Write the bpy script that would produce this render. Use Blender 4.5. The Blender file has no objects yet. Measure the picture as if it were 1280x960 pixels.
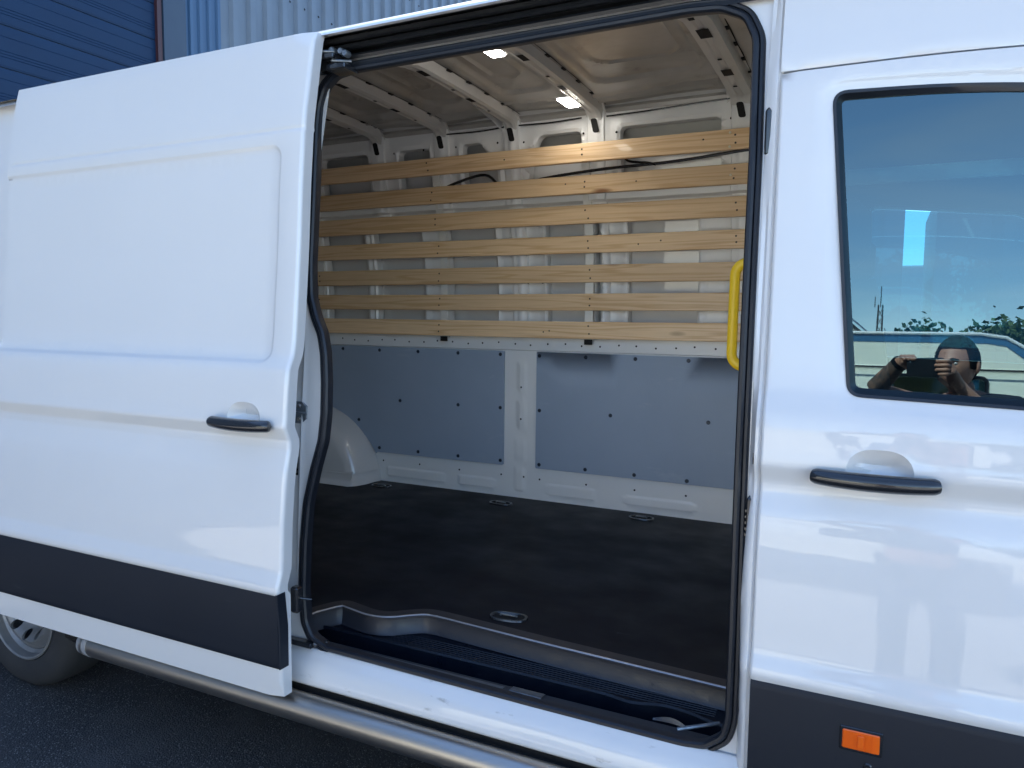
import bpy, math, random
import numpy as np
from mathutils import Vector, Matrix
from mathutils.geometry import delaunay_2d_cdt
random.seed(7); rng = np.random.RandomState(7)
sc = bpy.context.scene
R = math.radians

# ------------------------------------------------------------------ camera
cam_d = bpy.data.cameras.new('camera'); cam = bpy.data.objects.new('camera', cam_d)
sc.collection.objects.link(cam); sc.camera = cam
CAM = Vector((0.305, -1.72, 1.61))
YAW, PITCH, ROLL, FPX = 0.455796, 0.086742, -0.01017, 945.035
F = Vector((-math.sin(YAW)*math.cos(PITCH), math.cos(YAW)*math.cos(PITCH), -math.sin(PITCH)))
R0 = Vector((math.cos(YAW), math.sin(YAW), 0)); D0 = F.cross(R0)
RT = math.cos(ROLL)*R0 + math.sin(ROLL)*D0
DN = -math.sin(ROLL)*R0 + math.cos(ROLL)*D0
m = Matrix((RT, -DN, -F)).transposed().to_4x4(); m.translation = CAM
cam.matrix_world = m
cam_d.sensor_width = 36; cam_d.lens = FPX/1280*36
cam_d.clip_start = 0.01; cam_d.clip_end = 2000

# ------------------------------------------------------------------ world, sun, exposure
SUN_EL, SUN_AZ = R(50), R(-28)          # azimuth measured from +Y towards +X
w = bpy.data.worlds.new('World'); sc.world = w; w.use_nodes = True
nt = w.node_tree; nt.nodes.clear()
sky = nt.nodes.new('ShaderNodeTexSky'); sky.sky_type = 'NISHITA'; sky.sun_disc = False
sky.sun_elevation = SUN_EL; sky.sun_rotation = SUN_AZ
sky.air_density = 1.0; sky.dust_density = 0.0; sky.ozone_density = 4
bg = nt.nodes.new('ShaderNodeBackground'); bg.inputs[1].default_value = 0.15
wo = nt.nodes.new('ShaderNodeOutputWorld')
tcw = nt.nodes.new('ShaderNodeTexCoord'); mpw = nt.nodes.new('ShaderNodeMapping'); mpw.inputs['Scale'].default_value = (1.2, 2.2, 6)
nw = nt.nodes.new('ShaderNodeTexNoise'); nw.inputs['Scale'].default_value = 1.6; nw.inputs['Detail'].default_value = 7; nw.inputs['Distortion'].default_value = .4
mw = nt.nodes.new('ShaderNodeMapRange'); mw.inputs[1].default_value = .50; mw.inputs[2].default_value = .80; mw.inputs[4].default_value = .30   # thin veils of cloud
bw = nt.nodes.new('ShaderNodeRGBToBW'); gw = nt.nodes.new('ShaderNodeMath'); gw.operation = 'MULTIPLY'; gw.inputs[1].default_value = 1.7
xw = nt.nodes.new('ShaderNodeMix'); xw.data_type = 'RGBA'; lw_ = nt.links.new
lw_(tcw.outputs['Generated'], mpw.inputs[0]); lw_(mpw.outputs[0], nw.inputs['Vector']); lw_(nw.outputs[0], mw.inputs[0]); lw_(mw.outputs[0], xw.inputs[0])
lw_(sky.outputs[0], bw.inputs[0]); lw_(bw.outputs[0], gw.inputs[0]); lw_(gw.outputs[0], xw.inputs[7]); lw_(sky.outputs[0], xw.inputs[6]); lw_(xw.outputs[2], bg.inputs[0]); nt.links.new(bg.outputs[0], wo.inputs[0])
sd = bpy.data.lights.new('sun', 'SUN'); sd.energy = 5.0; sd.angle = R(0.5); sd.color = (1, .955, .88)
sun = bpy.data.objects.new('sun', sd); sc.collection.objects.link(sun)
sdir = Vector((math.sin(SUN_AZ)*math.cos(SUN_EL), math.cos(SUN_AZ)*math.cos(SUN_EL), math.sin(SUN_EL)))
sun.rotation_euler = sdir.to_track_quat('Z', 'Y').to_euler(); sun.location = (-4, 8, 12)
sc.view_settings.view_transform = 'Standard'; sc.view_settings.look = 'None'
sc.view_settings.exposure = 1.72; sc.view_settings.gamma = 1.0
sc.render.engine = 'CYCLES'
sc.cycles.max_bounces = 10; sc.cycles.diffuse_bounces = 6; sc.cycles.glossy_bounces = 4
sc.cycles.transparent_max_bounces = 12

# ------------------------------------------------------------------ materials
def mat(name, col, rough=.5, metal=0, coat=0, coat_r=.03, spec=.5, noise=None, bump=None, emit=None, rvar=None, trans=0):
    """noise=(scale,(r,g,b),contrast) tints the base colour; bump=(scale,strength,dist); rvar=(scale,lo,hi)"""
    M = bpy.data.materials.new(name); M.use_nodes = True
    n = M.node_tree; b = n.nodes['Principled BSDF']; L = n.links.new
    b.inputs['Base Color'].default_value = (*col, 1); b.inputs['Roughness'].default_value = rough
    b.inputs['Metallic'].default_value = metal; b.inputs['Coat Weight'].default_value = coat
    b.inputs['Coat Roughness'].default_value = coat_r; b.inputs['Specular IOR Level'].default_value = spec
    b.inputs['Transmission Weight'].default_value = trans
    geo = n.nodes.new('ShaderNodeNewGeometry')
    def nz(scale, detail=4, stretch=(1, 1, 1)):
        mp = n.nodes.new('ShaderNodeMapping'); mp.inputs['Scale'].default_value = stretch
        L(geo.outputs['Position'], mp.inputs[0])
        t = n.nodes.new('ShaderNodeTexNoise'); t.inputs['Scale'].default_value = scale; t.inputs['Detail'].default_value = detail
        L(mp.outputs[0], t.inputs['Vector']); return t
    if noise:
        t = nz(noise[0], 6, noise[3] if len(noise) > 3 else (1, 1, 1)); r = n.nodes.new('ShaderNodeValToRGB')
        c = noise[2]; r.color_ramp.elements[0].position = .5-c; r.color_ramp.elements[1].position = .5+c
        r.color_ramp.elements[0].color = (*col, 1); r.color_ramp.elements[1].color = (*noise[1], 1)
        L(t.outputs[0], r.inputs[0]); L(r.outputs[0], b.inputs['Base Color'])
    if rvar:
        t = nz(rvar[0], 5, rvar[3] if len(rvar) > 3 else (1, 1, 1)); mr = n.nodes.new('ShaderNodeMapRange')
        mr.inputs[1].default_value = .3; mr.inputs[2].default_value = .7
        mr.inputs[3].default_value = rvar[1]; mr.inputs[4].default_value = rvar[2]
        L(t.outputs[0], mr.inputs[0]); L(mr.outputs[0], b.inputs['Roughness'])
    if bump:
        t = nz(bump[0], 3, bump[3] if len(bump) > 3 else (1, 1, 1)); bp = n.nodes.new('ShaderNodeBump')
        bp.inputs['Strength'].default_value = bump[1]; bp.inputs['Distance'].default_value = bump[2]
        L(t.outputs[0], bp.inputs['Height']); L(bp.outputs[0], b.inputs['Normal'])
        if coat: L(bp.outputs[0], b.inputs['Coat Normal'])
    if emit:
        b.inputs['Emission Color'].default_value = (*emit[0], 1); b.inputs['Emission Strength'].default_value = emit[1]
    return M

PAINT = mat('white_paint', (.69, .69, .69), .38, coat=1, coat_r=.03, noise=(1.6, (.66, .663, .666), .25), bump=(6, .075, .012, (1.7, 1, .3)))
INNER = mat('inner_white_paint', (.84, .84, .83), .42, coat=.3, coat_r=.2, noise=(3, (.79, .79, .78), .3))
CEILP = mat('primer_paint', (.47, .45, .42), .38, coat=.5, coat_r=.18, noise=(3.5, (.30, .28, .25), .22), bump=(4, .35, .03))
SKIN_P = mat('outer_skin_primer', (.58, .59, .58), .45, noise=(4, (.50, .51, .50), .3))
CLAD = mat('black_plastic', (.0065, .010, .018), .52, spec=.32, bump=(700, .2, .001), noise=(3, (.009, .013, .022), .3))
RUB = mat('black_rubber', (.010, .013, .020), .42, bump=(60, .1, .002))
TRACKM = mat('black_track_paint', (.010, .011, .013), .38, spec=.35, coat=.15, coat_r=.2, rvar=(9, .28, .5, (1, 6, 6)))
GLOSSB = mat('gloss_black', (.012, .013, .016), .22, coat=.6)
FLOORM = mat('floor_film_board', (.0035, .0045, .009), .5, spec=.2, noise=(10, (.006, .008, .014), .3, (1, 1.2, 1)), rvar=(4, .40, .6, (1, 1.2, 1)), bump=(260, .25, .001))
TREADM = mat('step_plastic', (.004, .007, .014), .36, spec=.35, rvar=(20, .25, .5), bump=(200, .4, .001))
NOSEM = mat('nosing_aluminium', (.075, .070, .074), .42, metal=.5, noise=(30, (.05, .047, .05), .3, (1, 6, 1)))
STEEL = mat('brushed_steel', (.44, .41, .375), .36, metal=1, rvar=(40, .32, .44, (.05, 3, 3)))
GALV = mat('zinc_steel', (.28, .32, .36), .4, metal=.8, noise=(60, (.18, .21, .25), .2))
BOARD = mat('grey_lining_board', (.33, .40, .50), .55, noise=(5, (.30, .37, .47), .3), bump=(300, .2, .0006))
SCREWM = mat('dark_screw', (.03, .04, .06), .35, metal=.4)
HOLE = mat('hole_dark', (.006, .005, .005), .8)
YEL = mat('yellow_plastic', (.85, .53, .01), .38)
WOODDOT = mat('screw_bright', (.8, .75, .6), .3, metal=.7)
AMBER = mat('amber_plastic', (.85, .13, .005), .15, coat=.8)
TYRE = mat('tyre_rubber', (.022, .023, .026), .75, bump=(120, .2, .002), noise=(8, (.034, .035, .038), .3))
RIMM = mat('silver_rim', (.26, .265, .275), .42, metal=.4, noise=(15, (.18, .185, .19), .3))
DARKF = mat('seat_fabric', (.014, .015, .018), .9, bump=(300, .3, .001))
CABIN = mat('cab_plastic', (.022, .023, .026), .6)
LIT = mat('lamp_lens', (.9, .9, .9), .4, emit=((1, .96, .88), 11))
BLUE = mat('blue_door_paint', (.006, .028, .074), .5, spec=.2, noise=(2, (.006, .024, .064), .3), bump=(2, .15, .02))
BLUED = mat('navy_frame_paint', (.02, .04, .075), .5, noise=(2, (.03, .055, .09), .3))
CORR = mat('corrugated_steel_paint', (.135, .17, .21), .45, noise=(1.2, (.105, .135, .175), .3), rvar=(4, .35, .5))
CORRD = mat('corrugated_blue_paint', (.04, .10, .19), .42, noise=(1.2, (.03, .08, .16), .3))
REDP = mat('dark_red_trim', (.05, .016, .02), .5)
CREAM = mat('cream_paint', (.84, .82, .68), .35, coat=1)
BLUST = mat('blue_stripe_paint', (.03, .12, .24), .3, coat=1)
CHROME = mat('polished_trim', (.75, .76, .78), .12, metal=1)
GREYW = mat('grey_cladding', (.30, .30, .29), .6)
SKINM = mat('skin', (.50, .26, .18), .55, noise=(40, (.42, .20, .14), .3))
INKED = mat('tattooed_skin', (.20, .12, .09), .55, noise=(45, (.07, .055, .055), .12))
HAIR = mat('short_dark_hair', (.022, .016, .012), .9, spec=.1, bump=(300, .8, .004))
SHIRT = mat('navy_cotton', (.015, .025, .045), .9, bump=(200, .3, .002))
JEANS = mat('dark_denim', (.03, .045, .08), .9, bump=(400, .3, .001))
SHOE = mat('black_leather', (.02, .02, .02), .5)
BARK = mat('bark', (.09, .065, .045), .9, bump=(20, .6, .03))
LEAF = mat('leaves', (.045, .085, .022), .65, noise=(3, (.075, .12, .03), .3))
LEAF2 = mat('dark_leaves', (.03, .065, .022), .65, noise=(3, (.05, .09, .03), .3))
MASTM = mat('mast_steel', (.12, .13, .14), .5, metal=.5)

def speckle(M, scale, lo, hi, col, stretch=(1, 1, 1)):
    n = M.node_tree; b = n.nodes['Principled BSDF']; src = b.inputs['Base Color'].links[0].from_socket if b.inputs['Base Color'].links else None
    g = n.nodes.new('ShaderNodeNewGeometry'); mp = n.nodes.new('ShaderNodeMapping'); mp.inputs['Scale'].default_value = stretch
    t = n.nodes.new('ShaderNodeTexNoise'); t.inputs['Scale'].default_value = scale; t.inputs['Detail'].default_value = 8; t.inputs['Roughness'].default_value = .7
    mr = n.nodes.new('ShaderNodeMapRange'); mr.inputs[1].default_value = lo; mr.inputs[2].default_value = hi
    mx = n.nodes.new('ShaderNodeMix'); mx.data_type = 'RGBA'; mx.inputs[7].default_value = (*col, 1)
    L = n.links.new; L(g.outputs['Position'], mp.inputs[0]); L(mp.outputs[0], t.inputs['Vector']); L(t.outputs[0], mr.inputs[0]); L(mr.outputs[0], mx.inputs[0]); (L(src, mx.inputs[6]) if src else setattr(mx.inputs[6], 'default_value', b.inputs['Base Color'].default_value[:])); L(mx.outputs[2], b.inputs['Base Color'])
SILLM = mat('sill_paint', (.70, .70, .70), .36, coat=1, coat_r=.05, noise=(1.6, (.66, .66, .66), .25), bump=(7, .05, .012))
speckle(SILLM, 26, .60, .72, (.38, .37, .35), (.35, 1, 1)); speckle(SILLM, 120, .70, .76, (.20, .19, .18))
speckle(BOARD, 7, .60, .72, (.40, .46, .54), (.3, 1, 1)); speckle(BOARD, 40, .70, .76, (.42, .48, .56), (.15, 1, 1));
speckle(CLAD, 30, .66, .76, (.03, .034, .042), (.2, 1, 1)); speckle(TREADM, 35, .64, .74, (.03, .034, .045), (.4, 1, 1))
speckle(FLOORM, 9, .66, .74, (.05, .055, .07), (1, 2.2, 1)); speckle(FLOORM, 60, .74, .78, (.12, .12, .13)); speckle(CEILP, 7, .60, .70, (.24, .22, .20), (1, 1, 1))
# pine: long grain along X, knots, tone differing from board to board
def make_pine():
    M = bpy.data.materials.new('pine_board'); M.use_nodes = True
    n = M.node_tree; b = n.nodes['Principled BSDF']; L = n.links.new
    tc = n.nodes.new('ShaderNodeTexCoord'); oi = n.nodes.new('ShaderNodeObjectInfo')
    off = n.nodes.new('ShaderNodeVectorMath'); off.operation = 'MULTIPLY_ADD'
    comb = n.nodes.new('ShaderNodeCombineXYZ')
    for i in range(3): L(oi.outputs['Random'], comb.inputs[i])
    off.inputs[1].default_value = (37, 11, 53); L(comb.outputs[0], off.inputs[0]); L(tc.outputs['Object'], off.inputs[2])
    mp = n.nodes.new('ShaderNodeMapping'); mp.inputs['Scale'].default_value = (.55, 6, 14); L(off.outputs[0], mp.inputs[0])
    warp = n.nodes.new('ShaderNodeTexNoise'); warp.inputs['Scale'].default_value = 1.5; warp.inputs['Detail'].default_value = 2
    L(mp.outputs[0], warp.inputs['Vector'])
    sep = n.nodes.new('ShaderNodeSeparateXYZ'); L(mp.outputs[0], sep.inputs[0])
    mul = n.nodes.new('ShaderNodeMath'); mul.operation = 'MULTIPLY_ADD'; mul.inputs[1].default_value = 3.2
    L(warp.outputs[0], mul.inputs[0]); L(sep.outputs['Z'], mul.inputs[2])
    frq = n.nodes.new('ShaderNodeMath'); frq.operation = 'MULTIPLY'; frq.inputs[1].default_value = 11; L(mul.outputs[0], frq.inputs[0])
    sn = n.nodes.new('ShaderNodeMath'); sn.operation = 'SINE'; L(frq.outputs[0], sn.inputs[0])
    fine = n.nodes.new('ShaderNodeTexNoise'); fine.inputs['Scale'].default_value = 9; fine.inputs['Detail'].default_value = 5
    L(mp.outputs[0], fine.inputs['Vector'])
    r1 = n.nodes.new('ShaderNodeValToRGB')
    r1.color_ramp.elements[0].position = .0; r1.color_ramp.elements[0].color = (.80, .57, .34, 1)
    r1.color_ramp.elements[1].position = 1; r1.color_ramp.elements[1].color = (.67, .43, .22, 1)
    mr = n.nodes.new('ShaderNodeMapRange'); mr.inputs[1].default_value = .2; mr.inputs[2].default_value = 1.1; L(sn.outputs[0], mr.inputs[0]); L(mr.outputs[0], r1.inputs[0])
    mixf = n.nodes.new('ShaderNodeMix'); mixf.data_type = 'RGBA'; mixf.blend_type = 'MULTIPLY'; mixf.inputs[0].default_value = .35
    L(r1.outputs[0], mixf.inputs[6])
    r2 = n.nodes.new('ShaderNodeValToRGB'); r2.color_ramp.elements[0].position = .35; r2.color_ramp.elements[0].color = (.72, .66, .6, 1)
    r2.color_ramp.elements[1].position = .65; r2.color_ramp.elements[1].color = (1, 1, 1, 1)
    L(fine.outputs[0], r2.inputs[0]); L(r2.outputs[0], mixf.inputs[7])
    # knots
    mk = n.nodes.new('ShaderNodeMapping'); mk.inputs['Scale'].default_value = (1.7, 5, 5.5); L(off.outputs[0], mk.inputs[0])
    vo = n.nodes.new('ShaderNodeTexVoronoi'); vo.inputs['Scale'].default_value = 1.0; L(mk.outputs[0], vo.inputs['Vector'])
    rk = n.nodes.new('ShaderNodeValToRGB'); rk.color_ramp.elements[0].position = .05; rk.color_ramp.elements[0].color = (.30, .16, .08, 1)
    rk.color_ramp.elements[1].position = .115; rk.color_ramp.elements[1].color = (1, 1, 1, 1); L(vo.outputs['Distance'], rk.inputs[0])
    mx2 = n.nodes.new('ShaderNodeMix'); mx2.data_type = 'RGBA'; mx2.blend_type = 'MULTIPLY'; mx2.inputs[0].default_value = .9
    L(mixf.outputs[2], mx2.inputs[6]); L(rk.outputs[0], mx2.inputs[7])
    # tone of the whole board
    hs = n.nodes.new('ShaderNodeHueSaturation'); L(mx2.outputs[2], hs.inputs['Color'])
    mr2 = n.nodes.new('ShaderNodeMapRange'); mr2.inputs[3].default_value = .80; mr2.inputs[4].default_value = 1.12
    L(oi.outputs['Random'], mr2.inputs[0]); L(mr2.outputs[0], hs.inputs['Value'])
    L(hs.outputs[0], b.inputs['Base Color']); b.inputs['Roughness'].default_value = .5
    b.inputs['Coat Weight'].default_value = .15
    bp = n.nodes.new('ShaderNodeBump'); bp.inputs['Strength'].default_value = .3; bp.inputs['Distance'].default_value = .001
    L(fine.outputs[0], bp.inputs['Height']); L(bp.outputs[0], b.inputs['Normal'])
    return M
PINE = make_pine()

def make_glass(name, tint, refl, rough=0.0):
    M = bpy.data.materials.new(name); M.use_nodes = True
    n = M.node_tree; n.nodes.clear(); L = n.links.new
    out = n.nodes.new('ShaderNodeOutputMaterial'); mx = n.nodes.new('ShaderNodeMixShader')
    tr = n.nodes.new('ShaderNodeBsdfTransparent'); tr.inputs[0].default_value = (*tint, 1)
    gl = n.nodes.new('ShaderNodeBsdfGlossy'); gl.inputs[0].default_value = (.62, .90, .97, 1); gl.inputs['Roughness'].default_value = rough
    lw = n.nodes.new('ShaderNodeLayerWeight'); lw.inputs[0].default_value = .25
    mr = n.nodes.new('ShaderNodeMapRange'); mr.inputs[3].default_value = refl; mr.inputs[4].default_value = .9
    L(lw.outputs['Fresnel'], mr.inputs[0]); L(mr.outputs[0], mx.inputs[0])
    L(tr.outputs[0], mx.inputs[1]); L(gl.outputs[0], mx.inputs[2]); L(mx.outputs[0], out.inputs[0])
    return M
GLASS = make_glass('tinted_window_glass', (.22, .46, .54), .125)

def make_asphalt():
    M = bpy.data.materials.new('asphalt'); M.use_nodes = True
    n = M.node_tree; b = n.nodes['Principled BSDF']; L = n.links.new
    g = n.nodes.new('ShaderNodeNewGeometry')
    a = n.nodes.new('ShaderNodeTexNoise'); a.inputs['Scale'].default_value = 1.3; a.inputs['Detail'].default_value = 8
    v = n.nodes.new('ShaderNodeTexVoronoi'); v.inputs['Scale'].default_value = 150
    for t in (a, v): L(g.outputs['Position'], t.inputs['Vector'])
    r = n.nodes.new('ShaderNodeValToRGB'); r.color_ramp.elements[0].position = .3; r.color_ramp.elements[0].color = (.030, .031, .034, 1)
    r.color_ramp.elements[1].position = .75; r.color_ramp.elements[1].color = (.058, .059, .062, 1); L(a.outputs[0], r.inputs[0])
    # single pale stones among the dark ones
    sp = n.nodes.new('ShaderNodeSeparateColor'); L(v.outputs['Color'], sp.inputs[0])
    r2 = n.nodes.new('ShaderNodeValToRGB'); r2.color_ramp.elements[0].position = .62; r2.color_ramp.elements[1].position = 1
    r2.color_ramp.elements[1].color = (.8, .8, .8, 1); L(sp.outputs[0], r2.inputs[0])
    near = n.nodes.new('ShaderNodeMapRange'); near.inputs[1].default_value = .5; near.inputs[2].default_value = .15; L(v.outputs['Distance'], near.inputs[0])
    mm = n.nodes.new('ShaderNodeMath'); mm.operation = 'MULTIPLY'; L(r2.outputs[0], mm.inputs[0]); L(near.outputs[0], mm.inputs[1])
    mx = n.nodes.new('ShaderNodeMix'); mx.data_type = 'RGBA'; L(mm.outputs[0], mx.inputs[0]); L(r.outputs[0], mx.inputs[6]); mx.inputs[7].default_value = (.5, .5, .5, 1)
    L(mx.outputs[2], b.inputs['Base Color']); b.inputs['Roughness'].default_value = .7
    bp = n.nodes.new('ShaderNodeBump'); bp.inputs['Strength'].default_value = .6; bp.inputs['Distance'].default_value = .006; bp.invert = True
    L(v.outputs['Distance'], bp.inputs['Height']); L(bp.outputs[0], b.inputs['Normal'])
    return M
ASPH = make_asphalt()
speckle(ASPH, 1.1, .52, .66, (.075, .075, .078)); speckle(ASPH, 90, .66, .72, (.22, .22, .23))

# ------------------------------------------------------------------ mesh helpers
WL = {}
class MB:
    def __init__(s): s.v = []; s.f = []; s.sm = []
    def add(s, vs, fs, smooth=False):
        o = len(s.v); s.v += [tuple(map(float, p)) for p in vs]; s.f += [tuple(o+i for i in f) for f in fs]; s.sm += [smooth]*len(fs); return s
    def box(s, a, b, bev=0.0):
        (x0, y0, z0), (x1, y1, z1) = a, b
        if bev <= 0:
            vs = [(x, y, z) for x in (x0, x1) for y in (y0, y1) for z in (z0, z1)]
            return s.add(vs, [(0, 1, 3, 2), (4, 6, 7, 5), (0, 4, 5, 1), (2, 3, 7, 6), (0, 2, 6, 4), (1, 5, 7, 3)])
        vs = []; c = [(x0+x1)/2, (y0+y1)/2, (z0+z1)/2]; h = [(x1-x0)/2, (y1-y0)/2, (z1-z0)/2]
        idx = {}
        for sx in (-1, 1):
            for sy in (-1, 1):
                for sz in (-1, 1):
                    for ax in range(3):
                        q = [h[0]-bev, h[1]-bev, h[2]-bev]; q[ax] = h[ax]
                        idx[(sx, sy, sz, ax)] = len(vs); vs.append((c[0]+sx*q[0], c[1]+sy*q[1], c[2]+sz*q[2]))
        fs = []
        for ax in range(3):
            o1, o2 = [(1, 2), (0, 2), (0, 1)][ax]
            for sg in (-1, 1):
                q = []
                for a1, a2 in ((-1, -1), (1, -1), (1, 1), (-1, 1)):
                    k = [0, 0, 0]; k[ax] = sg; k[o1] = a1; k[o2] = a2; q.append(idx[(*k, ax)])
                fs.append(tuple(q))
            for a1 in (-1, 1):
                for a2 in (-1, 1):
                    k0 = [0, 0, 0]; k1 = [0, 0, 0]; k0[ax] = -1; k1[ax] = 1
                    for k in (k0, k1): k[o1] = a1; k[o2] = a2
                    fs.append((idx[(*k0, o1)], idx[(*k1, o1)], idx[(*k1, o2)], idx[(*k0, o2)]))
        for sx in (-1, 1):
            for sy in (-1, 1):
                for sz in (-1, 1): fs.append(tuple(idx[(sx, sy, sz, a)] for a in range(3)))
        return s.add(vs, fs)
    def tube(s, pts, r, n=12, cap=True, flat=1.0):
        pts = [Vector(p) for p in pts]; rr = r if hasattr(r, '__len__') else [r]*len(pts)
        vs = []; fs = []; up = None
        for i, p in enumerate(pts):
            t = (pts[min(i+1, len(pts)-1)]-pts[max(i-1, 0)]).normalized()
            if up is None: up = Vector((0, 0, 1)) if abs(t.z) < .9 else Vector((1, 0, 0))
            a = t.cross(up).normalized(); up = a.cross(t).normalized()
            for k in range(n):
                an = 2*math.pi*k/n; vs.append(p+a*(rr[i]*math.cos(an))+up*(rr[i]*flat*math.sin(an)))
        for i in range(len(pts)-1):
            for k in range(n):
                fs.append((i*n+k, i*n+(k+1) % n, (i+1)*n+(k+1) % n, (i+1)*n+k))
        if cap: fs += [tuple(range(n))[::-1], tuple((len(pts)-1)*n+k for k in range(n))]
        return s.add(vs, fs, True)
    def loft(s, rows, smooth=True, close=False):
        n = len(rows[0]); vs = [p for r in rows for p in r]; fs = []
        for i in range(len(rows)-1):
            for k in range(n if close else n-1):
                fs.append((i*n+k, i*n+(k+1) % n, (i+1)*n+(k+1) % n, (i+1)*n+k))
        return s.add(vs, fs, smooth)
    def extr(s, prof, x0, x1, close=False, caps=False, smooth=True, nx=1):
        """profile of (y,z) points pulled along X"""
        rows = [[(x0+(x1-x0)*i/nx, y, z) for y, z in prof] for i in range(nx+1)]
        s.loft(rows, smooth, close)
        if caps:
            for r in (rows[0], rows[-1]): s.add(r, [tuple(range(len(r)))])
        return s
    def lathe(s, prof, c, axis='y', n=48, smooth=True):
        vs = []
        for (r, h) in prof:
            for k in range(n):
                a = 2*math.pi*k/n; u, w_ = r*math.cos(a), r*math.sin(a)
                vs.append({'y': (c[0]+u, c[1]+h, c[2]+w_), 'z': (c[0]+u, c[1]+w_, c[2]+h), 'x': (c[0]+h, c[1]+u, c[2]+w_)}[axis])
        fs = [(i*n+k, i*n+(k+1) % n, (i+1)*n+(k+1) % n, (i+1)*n+k) for i in range(len(prof)-1) for k in range(n)]
        return s.add(vs, fs, smooth)
    def disc(s, c, r, nrm=(0, -1, 0), n=8, h=.0):
        """a low domed disc"""
        N = Vector(nrm).normalized(); a = N.orthogonal().normalized(); b = N.cross(a); c = Vector(c)
        vs = [c+(a*math.cos(2*math.pi*k/n)+b*math.sin(2*math.pi*k/n))*r for k in range(n)]
        vs += [c+N*h+(a*math.cos(2*math.pi*k/n)+b*math.sin(2*math.pi*k/n))*r*.7 for k in range(n)]
        fs = [(k, (k+1) % n, n+(k+1) % n, n+k) for k in range(n)]+[tuple(range(n, 2*n))]
        return s.add(vs, fs, False)
    def mesh(s, name, m_, angle=30):
        me = bpy.data.meshes.new(name); me.from_pydata(s.v, [], s.f); me.update()
        me.polygons.foreach_set('use_smooth', s.sm)
        import bmesh
        bm = bmesh.new(); bm.from_mesh(me); bmesh.ops.remove_doubles(bm, verts=bm.verts, dist=1e-5)
        bmesh.ops.recalc_face_normals(bm, faces=bm.faces); bm.to_mesh(me); bm.free()
        me.set_sharp_from_angle(angle=R(angle))
        me.materials.append(m_); return me
    def build(s, name, m_, parent=None, angle=30, loc=(0, 0, 0), sub=0):
        me = s.mesh(name, m_, angle)
        return put(name, me, parent, loc)
def put(name, me, parent=None, loc=(0, 0, 0), rot=None):
    """link an object at a world location under an (unrotated) parent"""
    o = bpy.data.objects.new(name, me); sc.collection.objects.link(o)
    wl = Vector(loc); WL[o.name] = wl
    if parent: o.parent = parent; o.location = wl-WL[parent.name]
    else: o.location = wl
    if rot: o.rotation_euler = rot
    return o
def tag(o, label=None, cat=None, group=None, kind=None):
    for k, v in (('label', label), ('category', cat), ('group', group), ('kind', kind)):
        if v: o[k] = v
    return o
def thing(name, loc, label, cat, group=None):
    return tag(put(name, None, None, loc), label, cat, group)

def inpoly(P, poly):
    poly = np.asarray(poly); x, y = P[:, 0], P[:, 1]; c = np.zeros(len(P), bool)
    j = len(poly)-1
    for i in range(len(poly)):
        xi, yi = poly[i]; xj, yj = poly[j]
        c ^= ((yi > y) != (yj > y)) & (x < (xj-xi)*(y-yi)/(yj-yi+1e-30)+xi); j = i
    return c
def pdist(P, poly):
    """unsigned distance of points to a closed polyline"""
    poly = np.asarray(poly); A = poly; B = np.roll(poly, -1, 0); d = np.full(len(P), 1e9)
    for a, b in zip(A, B):
        ab = b-a; t = np.clip(((P-a)@ab)/(ab@ab+1e-12), 0, 1); d = np.minimum(d, np.hypot(*(P-a-t[:, None]*ab).T))
    return d
def rrect(x0, z0, x1, z1, r, n=6):
    out = []
    for cx, cz, a0 in ((x1-r, z1-r, 0), (x0+r, z1-r, 90), (x0+r, z0+r, 180), (x1-r, z0+r, 270)):
        for k in range(n+1):
            a = R(a0+90*k/n); out.append((cx+r*math.cos(a), cz+r*math.sin(a)))
    return out
def resample(poly, step, closed=True):
    out = []; n = len(poly)
    for i in range(n if closed else n-1):
        a = np.array(poly[i]); b = np.array(poly[(i+1) % n]); k = max(1, int(math.ceil(np.hypot(*(b-a))/step)))
        out += [tuple(a+(b-a)*j/k) for j in range(k)]
    return out
def rnd(pts, r, n=5):
    """round the corners of a polygon; r scalar or list"""
    out = []; N = len(pts)
    for i in range(N):
        p = Vector(pts[i]); a = Vector(pts[i-1]); b = Vector(pts[(i+1) % N]); ri = r[i] if hasattr(r, '__len__') else r
        if ri <= 0: out.append(tuple(p)); continue
        da = (a-p); db = (b-p); k = min(ri, da.length*.48, db.length*.48)
        s = p+da.normalized()*k; e = p+db.normalized()*k
        for j in range(n+1):
            t = j/n; out.append(tuple(s*(1-t)**2+p*2*t*(1-t)+e*t*t))
    return out
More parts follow.
